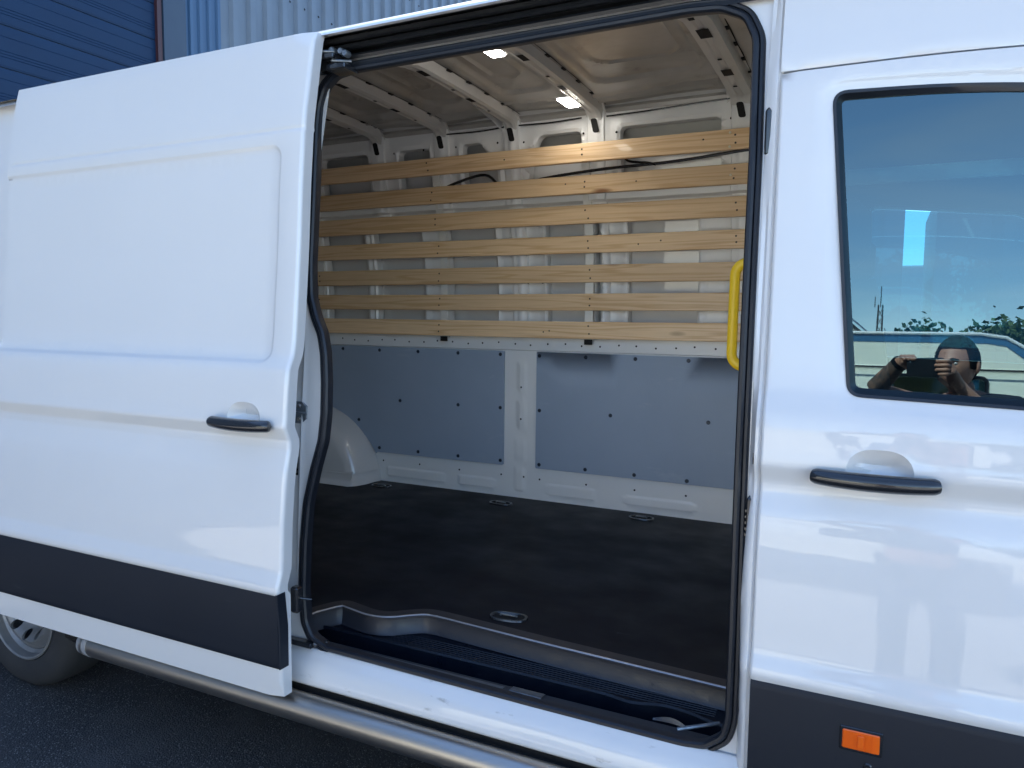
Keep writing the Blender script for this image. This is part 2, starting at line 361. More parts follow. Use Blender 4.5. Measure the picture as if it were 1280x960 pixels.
def panel(mb, outline, surf, holes=(), xs=None, zs=None, step=.04, flange=.0, hole_flange=None, fdir=(0, 1, 0), extra=(), mapf=None, edge_step=None, zclear=99):
    """sheet over an (X,Z) outline, lifted onto y = surf(X,Z); flange = depth of turned-in edges"""
    es = edge_step or step
    outline = resample(outline, es); holes = [resample(h, es) for h in holes]
    o = np.array(outline); x0, z0 = o.min(0); x1, z1 = o.max(0)
    xs = np.arange(x0+step*.5, x1, step) if xs is None else np.asarray(xs)
    zs = np.arange(z0+step*.5, z1, step) if zs is None else np.asarray(zs)
    G = np.array([(x, z) for x in xs for z in zs])
    keep = inpoly(G, outline) & (pdist(G, outline) > np.where((G[:, 1] > zclear) & (G[:, 0] > x0+.02), .009, .0009))
    for h in holes: keep &= ~inpoly(G, h) & (pdist(G, h) > .004)
    G = G[keep]
    pts = []; edges = []
    for loop in [outline]+holes:
        b = len(pts); pts += loop; edges += [(b+i, b+(i+1) % len(loop)) for i in range(len(loop))]
    ex = [e for e in extra]
    nb = len(pts)
    for loop in ex:
        L_ = resample(loop, es); b = len(pts); pts += L_; edges += [(b+i, b+(i+1) % len(L_)) for i in range(len(L_))]
    if ex and len(G):
        for loop in ex: G = G[pdist(G, loop) > .003]
    pts += [tuple(g) for g in G]
    vs, _, fs, _, _, _ = delaunay_2d_cdt([Vector(p) for p in pts], edges, [], 0, 1e-6)
    V = np.array([tuple(v) for v in vs]); T = np.array([tuple(f) for f in fs]); cen = V[T].mean(1)
    k = inpoly(cen, outline)
    for h in holes: k &= ~inpoly(cen, h)
    T = T[k]; Y = surf(V[:, 0], V[:, 1])
    if mapf is None: P3 = np.column_stack([V[:, 0], Y, V[:, 1]])
    else: P3 = mapf(V[:, 0], V[:, 1], Y)
    mb.add(P3, T, True)
    def fl(loop, depth):
        L_ = np.array(loop); y = surf(L_[:, 0], L_[:, 1])
        a = np.column_stack([L_[:, 0], y, L_[:, 1]]) if mapf is None else mapf(L_[:, 0], L_[:, 1], y)
        b = a+np.array(fdir)*depth
        n = len(a); mb.add(np.vstack([a, b]), [(i, (i+1) % n, n+(i+1) % n, n+i) for i in range(n)], True)
    if flange: fl(outline, flange)
    hf = flange if hole_flange is None else hole_flange
    if hf:
        for h in holes: fl(h, hf)
    return mb
def sst(a, b, x): t = np.clip((x-a)/(b-a), 0, 1); return t*t*(3-2*t)
# ------------------------------------------------------------------ ground
g = MB(); 
gx = [-400, -40, -12, -4, 0, 4, 12, 40, 400]
g.add([(x, y, 0) for x in gx for y in gx], [(i*9+j, (i+1)*9+j, (i+1)*9+j+1, i*9+j+1) for i in range(8) for j in range(8)])
tag(g.build('ground', ASPH), kind='structure')

g = MB(); g.add([(x, y, .004) for x in (-9.5, -4, 0, 5, 24) for y in (-28, -12, -6, -2.3)], [(i*4+j, (i+1)*4+j, (i+1)*4+j+1, i*4+j+1) for i in range(4) for j in range(3)])
tag(g.build('added_bounce_yard', mat('bounce_concrete', (.40, .385, .36), .85, noise=(2, (.34, .33, .31), .3), bump=(60, .3, .004))), kind='structure')  # pale sheet added to bounce sunlight into the cargo bay

# ------------------------------------------------------------------ body section of the van
def smoothed(P, sig):
    P = np.array(sorted(P)); z = np.arange(.30, 2.75, .001); y = np.interp(z, P[:, 0], P[:, 1])
    k = np.exp(-.5*(np.arange(-30, 31)*.001/sig)**2); k /= k.sum()
    yp = np.pad(y, 30, mode='edge'); return z, np.convolve(yp, k, 'valid')
PD = [(2.75, .26), (2.60, .165), (2.50, .120), (2.40, .101), (2.30, .083), (2.19, .0625), (2.164, .0595), (2.157, .0625), (2.150, .0575), (2.0, .044), (1.83, .033), (1.69, .021), (1.53, .006),
      (1.495, -.002), (1.455, -.022), (1.41, -.028), (1.32, -.036), (1.287, -.041), (1.247, -.022), (1.222, -.022), (1.15, -.039), (1.10, -.046),
      (1.0, -.056), (.90, -.061), (.865, -.064), (.822, -.080), (.802, -.080), (.792, -.069), (.30, -.070)]
PFR = [(2.75, .26), (2.60, .165), (2.50, .120), (2.40, .101), (2.30, .083), (2.19, .064), (2.15, .055), (2.0, .043), (1.83, .033), (1.69, .021), (1.60, .012), (1.50, .001), (1.455, -.006),
       (1.40, -.027), (1.37, -.032), (1.32, -.036), (1.287, -.041), (1.247, -.022), (1.225, -.022), (1.18, -.037), (1.14, -.044), (1.0, -.055), (.90, -.060),
       (.862, -.063), (.818, -.080), (.802, -.080), (.792, -.069), (.30, -.070)]
DZ, DY = smoothed(PD, .0032); FZ, FY = smoothed(PFR, .008)
Pd = lambda z: np.interp(z, DZ, DY)-.028
Sf = lambda x, z: np.interp(z, FZ, FY)+.085
ys = lambda z: .06+.14*np.clip((z-.55)/1.8, 0, 1.1)**1.5
ZS = np.unique(np.round(np.concatenate([np.arange(.50, 2.48, .03), np.arange(1.20, 1.32, .006), np.arange(1.36, 1.52, .008), np.arange(.78, .90, .005), np.arange(2.140, 2.172, .002), np.arange(1.13, 1.24, .01)]), 4))

ZF = np.array([z for z in ZS if not 2.135 < z < 2.18]+[2.148])
ZF.sort()
van = thing('panel_van', (-1.2, 1.1, 0), 'white high roof panel van with its side door slid open on an empty cargo bay', 'van')

# ---- sliding door
def grip_loop(cx, cz, k=0.0):
    a, h = .062+k, .052+k
    top_ = [(cx+a*math.copysign(abs(math.cos(t))**.75, math.cos(t)), cz+h*math.sin(t)**.85) for t in np.linspace(0, math.pi, 19)]
    bot = [(cx+a*1.02*math.copysign(abs(math.cos(t))**.75, math.cos(t)), cz-(.018+k)*math.sin(t)**.85) for t in np.linspace(math.pi, 2*math.pi, 9)[1:-1] for t in [t-math.pi]]
    return top_+[(cx-a*.8, cz-.014-k*.6), (cx+a*.8, cz-.014-k*.6)]
def grip(x, z, cx, cz):
    P = np.column_stack([x, z]); q = grip_loop(cx, cz); d = pdist(P, q); s_ = np.where(inpoly(P, q), d, -d)
    return .030*sst(-.003, .040, s_)+.004*sst(-.002, .004, s_)-.0015*np.exp(-((s_+.005)/.003)**2)
XE = -1.235; XB = -2.655
stamp = rrect(-2.76, 1.474, -1.318, 2.112, .035, 6)
def sdoor(x, z):
    y = Pd(z).copy()
    P = np.column_stack([x, z]); d = pdist(P, stamp); ins = inpoly(P, stamp)
    sdst = np.where(ins, d, -d)
    y = y+.008*sst(-.005, .008, sdst)
    e = np.clip(x-(XE-.012), 0, .012); y = y+.012-np.sqrt(np.maximum(.012**2-e**2, 0))
    t = np.clip(z-2.425, 0, .1); y = y+t*t*9
    return y+grip(x, z, -1.395, 1.298)
def off_rr(k): return rrect(-2.76-k, 1.474-k, -1.318+k, 2.112+k, .035+k, 6)
xs = np.unique(np.concatenate([np.arange(XB+.04, XE-.03, .05), [XE-.012, XE-.009, XE-.006, XE-.003, XE-.001]]))
mb = MB(); panel(mb, [(XB, .489)]+[(XE, z) for z in [.489]+[q for q in ZS if .5 < q < 2.44]+[2.445]]+[(XB, 2.445)], sdoor, xs=xs, zs=ZS[(ZS > .5) & (ZS < 2.44)], step=.03, flange=.032,
                 extra=[off_rr(.006), off_rr(.002), off_rr(-.003), off_rr(-.010)]+[grip_loop(-1.395, 1.298, k) for k in (.004, -.002, -.010)], edge_step=.05)
sdr = mb.build('sliding_door', PAINT, van, 40)
# inner skin of the door, with its turned edge
mb = MB(); mb.loft([[(XE-.004, Pd(z)+.031, z), (XE-.018, Pd(z)+.045, z), (XE-.06, Pd(z)+.058, z), (XB+.05, Pd(z)+.058, z), (XB+.002, Pd(z)+.03, z)] for z in np.arange(.495, 2.44, .02)])
mb.build('door_inner_panel', INNER, sdr, 40)
# cladding strip of the door
def clad(x0, x1, base, z0, z1, out=.006):
    mb = MB(); prof = [(z0, -.002), (z0, .7*out), (z0+.004, out), (z0+.02, out+.001), ((z0+z1)/2, out+.004), (z1-.02, out+.002), (z1-.005, out), (z1, .6*out), (z1, -.004)]
    n = 24
    rows = [[(x0+(x1-x0)*i/n, float(base(x0+(x1-x0)*i/n, np.array(.65 if zz < .79 else .65)))-o, zz) for zz, o in prof] for i in range(n+1)]
    mb.loft(rows); mb.add(rows[0], [tuple(range(len(prof)))]); mb.add(rows[-1], [tuple(range(len(prof)))]); return mb
clad(XB+.01, XE-.002, lambda x, z: Pd(z), .578, .806).build('cladding_strip', CLAD, sdr, 35)

mb = MB(); mb.loft([[(XE-.0015, Pd(z)-.0065, z) for z in (.578, .7, .806)], [(XE+.0022, Pd(z)-.004, z) for z in (.578, .7, .806)], [(XE+.0022, Pd(z)+.030, z) for z in (.578, .7, .806)]]); mb.build('cladding_end', CLAD, sdr, 35)
# door handle: black grip with a white recess dish above it
def handle(parent, cx, cz, ybase, L):
    mb = MB(); pts = []; rr = []
    for i in range(41):
        t = -1+2*i/40; e = max(0, abs(t)-.88)/.12
        pts.append((cx+t*L/2, ybase-.014-.016*max(0, 1-abs(t)**2)**.7, cz+.003*t*t)); rr.append(.0195*(1-.12*abs(t)**2)*max(0, 1-e**2.2)**.5+.0008)
    mb.tube(pts, rr, 20, flat=.95)
    return mb.build('door_handle', GLOSSB, parent, 40)
handle(sdr, -1.395, 1.288, Pd(1.30)+.002, .245)

# ---- front door with window
XD = .0655
win = rnd([(.176, 2.120), (.40, 2.110), (.60, 2.086), (.86, 2.02), (1.06, 1.76), (1.09, 1.425), (.60, 1.436), (.238, 1.447)], [.035, .2, .2, .15, .1, .05, 0, .03], 6)
def door_top(x): return 2.172+.0*x-.09*max(0, x-.25)**2
top = [(x, door_top(x)) for x in np.linspace(1.10, XD, 14)]
outl = [(1.15, .50), (1.15, 1.60)]+top+[(XD, q) for q in ZF[::-1] if .505 < q < 2.165]+[(XD, .50)]
def fdoor(x, z):
    y = Sf(x, z).copy()
    e = np.clip((XD+.008)-x, 0, .008); y = y+.008-np.sqrt(np.maximum(.008**2-e**2, 0))
    # drip lip under the top edge and a soft shoulder round the glass
    P = np.column_stack([x, z]); d = pdist(P, win)
    return y+.003*(1-sst(.0, .02, d))+.003*(1-sst(.02, .032, d))+grip(x, z, .310, 1.283)
xs = np.unique(np.concatenate([[XD+.001, XD+.003, XD+.006, XD+.009], np.arange(XD+.03, 1.14, .04)]))
def off_win(k):
    W_ = np.array(win); c = W_.mean(0); out = []
    n = len(W_)
    for i in range(n):
        t = W_[(i+1) % n]-W_[i-1]; nn = np.array([t[1], -t[0]])/np.hypot(*t)
        if nn@(W_[i]-c) < 0: nn = -nn
        out.append(tuple(W_[i]+nn*k))
    return out
mb = MB(); panel(mb, outl, fdoor, [win], xs=xs, zs=ZF[(ZF > .51) & (ZF < 2.165)], step=.03, flange=.022, extra=[off_win(.010), off_win(.020), off_win(.03)]+[grip_loop(.310, 1.283, k) for k in (.004, -.002, -.010)], edge_step=.05, zclear=2.0)
fdr = mb.build('front_door', PAINT, van, 40)
gy = lambda x, z: .137-.043*(x-.38)+.048*(z-1.76)
ins = off_win(-.017)
A = [(x, float(fdoor(np.array([x]), np.array([z]))[0])-.002, z) for x, z in win]
B_ = [(x, float(fdoor(np.array([x]), np.array([z]))[0])-.001, z) for x, z in off_win(-.007)]
Cc = [(x, gy(x, z)-.004, z) for x, z in ins]; Dd = [(x, gy(x, z)+.006, z) for x, z in ins]
mb = MB(); n = len(A); mb.loft([A, B_, Cc, Dd], True, True); mb.build('window_seal', RUB, fdr, 35)
mb = MB(); mb.add([(x, gy(x, z), z) for x, z in off_win(-.012)], [tuple(range(len(win)))]); mb.build('window_pane', GLASS, fdr)
# small white clip mark at the upper corner of the pane
handle(fdr, .300, 1.272, float(Sf(0, 1.28))+.002, .252)
clad(XD+.004, 1.145, lambda x, z: Sf(x, z), .30, .798, .008).build('cladding_strip', CLAD, fdr, 35)
mk = MB(); mk.box((.264, -.0, .692), (.339, .016, .736), .003); mk = mk.build('side_marker', AMBER, fdr)
mb = MB(); mb.box((.259, .002, .687), (.344, .012, .741), .002); mb.build('marker_frame', GLOSSB, fdr)
mb = MB()
for k in range(6): mb.box((.268+.011*k, -.0025, .697), (.2695+.011*k, .0, .731))
mb.box((.295, -.004, .700), (.307, -.0005, .728), .001); mb.build('marker_prisms', AMBER, fdr)
mb = MB(); mb.disc((.317, .0035, .66), .009, h=.003, n=12); mb.build('cladding_clip', GLOSSB, fdr)

# cab side above the door (high roof), seam shadow gap between
mb = MB(); top2 = [(x, door_top(x)+.0055) for x in np.linspace(XD, 1.10, 14)]
def cabtop(x, z):
    P = np.column_stack([x, z]); e = np.clip(.005-(z-(2.1775-.09*np.clip(x-.25, 0, 9)**2)), 0, .005)
    return Sf(x, z)+e*.9-.002*sst(2.19, 2.215, z)
panel(mb, [(XD+.001, 2.56)]+top2+[(1.30, 2.25), (1.05, 2.56)], cabtop, zs=np.arange(2.185, 2.56, .02), step=.03, flange=.02)
mb.build('cab_side_panel', PAINT, van, 40)
# fender and nose ahead of the door
def mirror(V): return V
for side, (nm, off) in enumerate((('front_fender', 0), ('front_fender', 1))):
    mb = MB()
    fo = [(1.155, .45), (1.32, .45), (1.36, .62), (1.55, .78), (1.80, .80), (2.02, .68), (2.12, .42), (2.30, .42), (2.34, .95), (2.15, 1.28), (1.85, 1.45), (1.30, 2.20), (1.155, 2.15)]
    if side == 0: panel(mb, fo, lambda x, z: Sf(x, z)+.10*np.clip(x-1.3, 0, 9)**2, step=.06, flange=.03)
    else: panel(mb, fo, lambda x, z: 2.16-(Sf(x, z)+.10*np.clip(x-1.3, 0, 9)**2), step=.06, flange=-.03)
    mb.build(nm, PAINT, van, 40)
W0, W1 = .12, 2.04
mb = MB(); mb.loft([[(x, y, z) for y in np.linspace(W0, W1, 9)] for x, z in ((1.85, 1.45), (2.15, 1.28), (2.34, .95), (2.32, .40))]); mb.build('bonnet', PAINT, van, 40)
mb = MB(); mb.loft([[(x, y, z) for y in np.linspace(W0, W1, 9)] for x, z in ((1.85, 1.46), (1.28, 2.24))]); mb.build('windscreen', GLASS, van)
mb = MB(); mb.loft([[(x, .15+1.86*t, z+.10*math.sin(math.pi*t)) for t in np.linspace(0, 1, 13)] for x, z in ((1.28, 2.24), (1.05, 2.54), (.6, 2.58))]); mb.build('cab_roof', PAINT, van, 40)

# ---- roof
roofp = [(.112, 2.440), (.120, 2.453), (.150, 2.468), (.205, 2.492), (.29, 2.535), (.42, 2.580), (.65, 2.645), (.95, 2.702), (1.2, 2.722), (1.5, 2.705), (1.74, 2.672), (1.87, 2.640), (1.955, 2.585), (2.01, 2.52), (2.048, 2.45)]
mb = MB(); mb.extr(roofp, -1.52, .60, nx=16)
mb.extr([(.150, 2.425), (.20, 2.463), (.29, 2.488), (.42, 2.545), (.65, 2.645), (.95, 2.702), (1.2, 2.722), (1.5, 2.705), (1.74, 2.672), (1.87, 2.640), (1.955, 2.585), (2.01, 2.52), (2.048, 2.45)], -4.40, -1.519, nx=16)
mb.add([(-1.52, y, z) for y, z in roofp]+[(-1.52, y, z-.07) for y, z in roofp], [(i, i+1, len(roofp)+i+1, len(roofp)+i) for i in range(len(roofp)-1)])
mb.build('roof', PAINT, van, 50)
# seam mark and cantrail over the opening
mb = MB(); mb.extr([(.155, 2.452), (.146, 2.4485), (.137, 2.452), (.128, 2.456), (.136, 2.463), (.150, 2.4695)], -1.50, .064, nx=6)
mb.build('cantrail', PAINT, van, 60)
mb = MB(); mb.tube([(-1.497, .108, 2.452), (-1.50, .135, 2.462), (-1.502, .190, 2.487), (-1.502, .25, 2.517)], .0022, 5); mb.build('roof_seam', HOLE, van)

# ---- black upper track with its rails
mb = MB(); X0, X1 = -1.52, .045
mb.extr([(.155, 2.449), (.170, 2.452), (.245, 2.450), (.250, 2.405), (.232, 2.398), (.226, 2.389), (.190, 2.383), (.186, 2.36)], X0, X1, nx=4)
mb.build('upper_track', TRACKM, van, 20)
mb = MB(); mb.extr([(.158, 2.444), (.158, 2.434), (.163, 2.431), (.172, 2.432), (.176, 2.440), (.176, 2.446)], X0, X1, nx=4)
mb.build('track_rail', TRACKM, van, 20)
mb = MB(); mb.extr([(.178, 2.430), (.176, 2.421), (.182, 2.416), (.196, 2.416), (.202, 2.426), (.204, 2.440)], X0, X1, nx=4)
mb.build('track_rail', TRACKM, van, 20)
mb = MB(); mb.extr([(.205, 2.409), (.198, 2.405), (.186, 2.402), (.180, 2.394), (.184, 2.386)], X0, X1, nx=4)
mb.build('track_rail', TRACKM, van, 20)
# roller carriage of the door in the track
mb = MB(); mb.box((-1.32, .150, 2.352), (-1.225, .185, 2.410), .004); mb.box((-1.25, .12, 2.375), (-1.20, .175, 2.392), .003)
mb.box((-1.235, .13, 2.345), (-1.165, .20, 2.362), .003)
rc = mb.build('roller_carriage', GLOSSB, van)
mb = MB()
for x, z in ((-1.222, 2.405), (-1.222, 2.383), (-1.188, 2.398), (-1.172, 2.39)): mb.lathe([(.001, -.012), (.008, -.012), (.010, -.008), (.010, .010)], (x, .150, z), 'y', 12)
mb.tube([(-1.30, .10, 2.402), (-1.21, .142, 2.399)], .004, 8); mb.tube([(-1.215, .135, 2.372), (-1.165, .165, 2.372)], .004, 8)
mb.build('roller', GALV, rc)

# ---- frame sheet round the opening (B pillar foot, C pillar jamb)
inner = [(-.006, 2.27), (.0, 1.99), (.001, 1.74), (.004, 1.235), (.008, .85), (.008, .67), (-.002, .626), (-.04, .595), (-.09, .587),
         (-.50, .589), (-1.0, .597), (-1.19, .600), (-1.243, .620), (-1.266, .66), (-1.276, .75), (-1.274, .90), (-1.265, 1.03), (-1.240, 1.138), (-1.215, 1.225), (-1.208, 1.31),
         (-1.211, 1.41), (-1.220, 1.50), (-1.236, 1.562), (-1.263, 1.611), (-1.286, 1.673), (-1.294, 1.77), (-1.297, 1.97), (-1.303, 2.195), (-1.300, 2.262), (-1.285, 2.312), (-1.250, 2.343), (-1.19, 2.351),
         (-.65, 2.353), (-.165, 2.356), (-.085, 2.350), (-.030, 2.322)]
loop = resample(inner, .04)
for _ in range(3):
    L2 = []
    for i in range(len(loop)):
        a_, b_ = np.array(loop[i]), np.array(loop[(i+1) % len(loop)]); L2 += [tuple(a_*.75+b_*.25), tuple(a_*.25+b_*.75)]
    loop = L2[::2] if _ == 2 else L2
LP = np.array(loop); Tn = np.roll(LP, -1, 0)-np.roll(LP, 1, 0); Tn /= np.hypot(*Tn.T)[:, None]
Nn = np.column_stack([Tn[:, 1], -Tn[:, 0]]); cc = np.array([-.64, 1.45])
if ((Nn*(LP-cc)).sum(1) < 0).mean() > .5: Nn = -Nn
for _ in range(3): Nn = (Nn+np.roll(Nn, 1, 0)+np.roll(Nn, -1, 0)); Nn /= np.hypot(*Nn.T)[:, None]
sec = [(.004, -.02), (0, 0), (0, .009), (.004, .0155), (.011, .0165), (.016, .012), (.0175, .006), (.020, .011), (.026, .012), (.030, .007), (.031, -.004)]
mb = MB(); rows = [[(x+nx*u, float(ys(z))-v, z+nz*u) for u, v in sec] for (x, z), (nx, nz) in zip(LP, Nn)]; rows.append(rows[0])
mb.loft(rows); mb.build('door_seal', RUB, van, 28)
def jamb(x, z):
    y = ys(z).copy()
    y = y-.006*(1-sst(.0, .012, np.abs(x+1.312-.0*z)))*sst(.70, .8, z)*(1-sst(2.1, 2.2, z))     # bead down the C pillar
    y = y+.012*(1-sst(.02, .035, np.abs(x+1.345)))*sst(1.36, 1.38, z)*(1-sst(1.53, 1.56, z))
    return y
mb = MB(); panel(mb, [(-1.52, .56), (.037, .56), (.037, 2.40), (-1.52, 2.40)], jamb, [[(x+nx*.012, z+nz*.012) for (x, z), (nx, nz) in zip(LP[::2], Nn[::2])]],
                 xs=np.unique(np.concatenate([np.arange(-1.50, -1.36, .03), np.arange(-1.36, -1.24, .008), np.arange(-.1, .03, .01)])), zs=np.arange(.58, 2.4, .03), step=.03, hole_flange=.02)
mb.build('door_frame', PAINT, van, 40)
# B pillar outer step, running up to the front door edge
zz = np.arange(.50, 2.57, .02)
mb = MB(); rows = []
for z in zz:
    a = float(ys(z)); b = float(Sf(0, z)); k = 1 if z < 2.25 else 1-sst(2.25, 2.45, z)
    wv = .004*math.sin(z*5.3)+.003*math.sin(z*11)
    rows.append([(.0365, a, z), (.0375+wv*.4, a-.010, z), (.041+wv, a-.4*(a-b), z), (.046+wv*.5, b+.016, z), (.0525, b+.010, z), (.0590, b+.009, z), (.0625, b+.013, z), (.07, b+.018, z)])
mb.loft(rows); mb.build('pillar_edge', PAINT, van, 35)
# C pillar return under the door and the rear quarter of the body
mb = MB(); mb.loft([[(-1.52, float(ys(z)), z), (-1.54, float(ys(z))-.01, z), (-1.56, float(Sf(0, z))+.004, z)]+[(x, float(Sf(0, z)), z) for x in (-1.6, -2.2, -3.0, -3.8, -4.35)]+[(-4.42, float(Sf(0, z))+.07, z)] for z in np.arange(.86, 2.45, .03)])
mb.build('rear_quarter', PAINT, van, 40)
wa = [(-4.40, .45), (-3.45, .45)]+[(-2.93+.50*math.cos(a), .42+.47*math.sin(a)) for a in np.linspace(math.pi*.97, math.pi*.03, 18)]+[(-2.42, .5), (-1.40, .5), (-1.40, .88), (-4.40, .88)]
mb = MB(); panel(mb, wa, lambda x, z: Sf(x, z), step=.05, flange=.04); mb.build('rocker_panel', PAINT, van, 40)
# fittings on the pillars
mb = MB(); y0 = float(ys(1.31)); mb.add([(-1.345, y0-.006, 1.345), (-1.312, y0-.006, 1.345), (-1.296, y0-.006, 1.33), (-1.296, y0-.006, 1.292), (-1.312, y0-.006, 1.276), (-1.345, y0-.006, 1.276)]+[(-1.345, y0+.002, 1.345), (-1.312, y0+.002, 1.345), (-1.294, y0+.002, 1.33), (-1.294, y0+.002, 1.292), (-1.312, y0+.002, 1.276), (-1.345, y0+.002, 1.276)],
    [(0, 1, 2, 3, 4, 5)]+[(i, (i+1) % 6, 6+(i+1) % 6, 6+i) for i in range(6)])
mb.tube([(-1.335, y0-.012, 1.311), (-1.30, y0-.016, 1.311), (-1.288, y0-.010, 1.311)], .004, 8)
st = mb.build('latch_striker', GALV, van)
for z in (1.331, 1.290):
    mb = MB(); mb.disc((-1.322, y0-.006, z), .0075, h=.006, n=8); mb.build('bolt', STEEL, st)
mb = MB(); y0 = float(ys(1.15)); mb.tube([(-1.362, y0-.004, 1.075), (-1.358, y0-.008, 1.09), (-1.352, y0-.010, 1.14), (-1.350, y0-.008, 1.19), (-1.352, y0-.002, 1.20)], .010, 8)
for z in (1.168, 1.150, 1.132, 1.117): mb.box((-1.35, y0-.008, z-.003), (-1.322, y0-.001, z+.003))
mb.box((-1.326, y0-.008, 1.114), (-1.322, y0-.001, 1.171)); mb.build('contact_plate', GLOSSB, van)
def pill(x, z0, z1, r=.008, dy=.0):
    mb = MB(); y = float(ys((z0+z1)/2))+dy; n = 10
    mb.tube([(x, y, z0), (x, y-.004, z0+r), (x, y-.006, (z0+z1)/2), (x, y-.004, z1-r), (x, y, z1)], [r*.4, r, r, r, r*.4], 10); return mb
pill(.042, 1.99, 2.10, .0075, -.012).build('door_buffer', GLOSSB, van)
mb = pill(.0445, 1.095, 1.205, .0085, -.006)
for k in range(5): mb.box((.034, float(ys(1.15))-.015, 1.110+k*.014), (.041, float(ys(1.15))-.006, 1.116+k*.014))
mb.build('contact_plate', GLOSSB, van)
pill(.047, .665, .735, .0085, -.006).build('door_buffer', GLOSSB, van)
pill(.051, 1.28, 1.31, .003, -.03).build('door_buffer', GLOSSB, van)
# lower arm of the sliding door
mb = MB(); mb.box((-1.40, .03, .585), (-1.235, .058, .603), .004); mb.tube([(-1.25, .045, .594), (-1.20, .07, .60)], .008, 8); mb.build('lower_arm', GLOSSB, van)
mb = MB(); mb.box((-1.262, -.030, .72), (-1.232, .0, .80), .006); mb.tube([(-1.24, -.015, .765), (-1.20, .0, .762)], .004, 8); mb.build('door_buffer', GLOSSB, sdr)

# ---- sill, slot and side bar
mb = MB(); mb.extr([(.10, .560), (.066, .562), (.060, .578), (.053, .582), (.047, .580), (.040, .571), (.026, .560), (.015, .547), (.007, .530), (.002, .510), (-.001, .496), (.002, .488), (.010, .485), (.020, .487)], -1.55, .062, nx=8)
mb.build('sill', SILLM, van, 50)
mb = MB(); mb.extr([(.018, .488), (.014, .484), (.014, .462), (.010, .458), (.010, .40), (.05, .36)], -2.40, .062); mb.build('sill_slot', HOLE, van)
mb = MB(); bx = [-2.235, -2.231, -2.22, -2.20]; mb.tube([(x, -.028, .434) for x in bx+[-1.8, -1.2, -.6, 0, .6, 1.15]], [.012, .031, .039, .043]+[.043]*6, 28); sb = mb.build('side_bar', STEEL, van, 50)
mb = MB(); mb.tube([(-2.237, -.028, .434), (-2.233, -.028, .434), (-2.221, -.028, .434), (-2.17, -.028, .434), (-2.168, -.028, .434)], [.014, .032, .0405, .0448, .042], 28); mb.build('end_cap', mat('bar_end_plastic', (.30, .31, .33), .4), sb, 50)
for x in (-2.05, -1.0, .2):
    mb = MB(); mb.box((x-.02, -.03, .41), (x+.02, .15, .425)); mb.build('bracket', GLOSSB, sb)

# ---- step well and cargo floor
edge = [(.08, .338), (-.045, .345), (-.60, .375), (-.98, .402), (-1.04, .398), (-1.09, .362), (-1.14, .315), (-1.19, .305), (-1.27, .322), (-1.33, .335), (-1.365, .30), (-1.40, .215), (-1.41, .15)]
edge = rnd(edge, [0, 0, 0, .05, .04, .03, .04, .04, .05, .05, .04, 0, 0], 5)
fo = edge+[(-4.30, .15), (-4.30, 2.06), (.08, 2.06)]
def hmap(x, z, y): return np.column_stack([x, z, y])
mb = MB(); panel(mb, fo, lambda x, z: .62+0*x, step=.25, mapf=hmap, fdir=(0, 0, -1), flange=.0, edge_step=.3)
mb.build('cargo_floor', FLOORM, van)
E2 = [Vector((x, y)) for x, y in edge]; ON = []
for i, p in enumerate(E2):
    t = (E2[min(i+1, len(E2)-1)]-E2[max(i-1, 0)]).normalized(); nn = Vector((-t.y, t.x))      # outwards, towards the step
    ON.append(nn if nn.y < .3 else -nn)
mb = MB(); mb.loft([[(p.x+q.x*u, p.y+q.y*u, z) for u, z in ((-.003, .6202), (-.002, .6235), (.038, .6245), (.044, .6235), (.0475, .619), (.0475, .612))] for p, q in zip(E2, ON)])
nz_ = mb.build('floor_nosing', NOSEM, van, 30)
mb = MB(); mb.loft([[(p.x+q.x*u, p.y+q.y*u, z) for u, z in ((.0425, .6247), (.0445, .6243), (.0470, .6215))] for p, q in zip(E2, ON)])
mb.build('nosing_highlight', mat('nosing_highlight', (.42, .41, .42), .3, metal=.5), nz_, 80)  # pale strip that paints the highlight line along the nosing edge
mb = MB(); mb.loft([[(p.x+q.x*u, p.y+q.y*u, z) for u, z in ((.046, .613), (.047, .606), (.052, .570), (.058, .5635))] for p, q in zip(E2, ON)])
mb.build('step_riser', mat('riser_plastic', (.030, .030, .036), .42, rvar=(30, .3, .5)), van, 40)
# tread with fine ribs and a raised rim that swells near the front
def rim(x): return .226-.014*math.exp(-((x+.27)/.05)**2)+.012*math.exp(-((x+.17)/.06)**2)-.02*sst(-.12, -.02, x)
mb = MB(); xs_ = np.linspace(-1.42, .03, 70); rows = []
for x in xs_:
    r = rim(x); rows.append([(x, r-.014, .51), (x, r-.011, .567), (x, r-.006, .5725), (x, r-.001, .572), (x, r+.005, .564), (x, r+.02, .562), (x, .42, .562)])
mb.loft(rows); tr = mb.build('step_tread', TREADM, van, 35)
mb = MB()
for k in range(6):
    y = .248+k*.012; mb.extr([(y-.003, .5621), (y-.0015, .5642), (y+.0015, .5642), (y+.003, .5621)], -1.10, -.05)
tag(mb.build('tread_ribs', TREADM, tr, 20), kind='stuff')
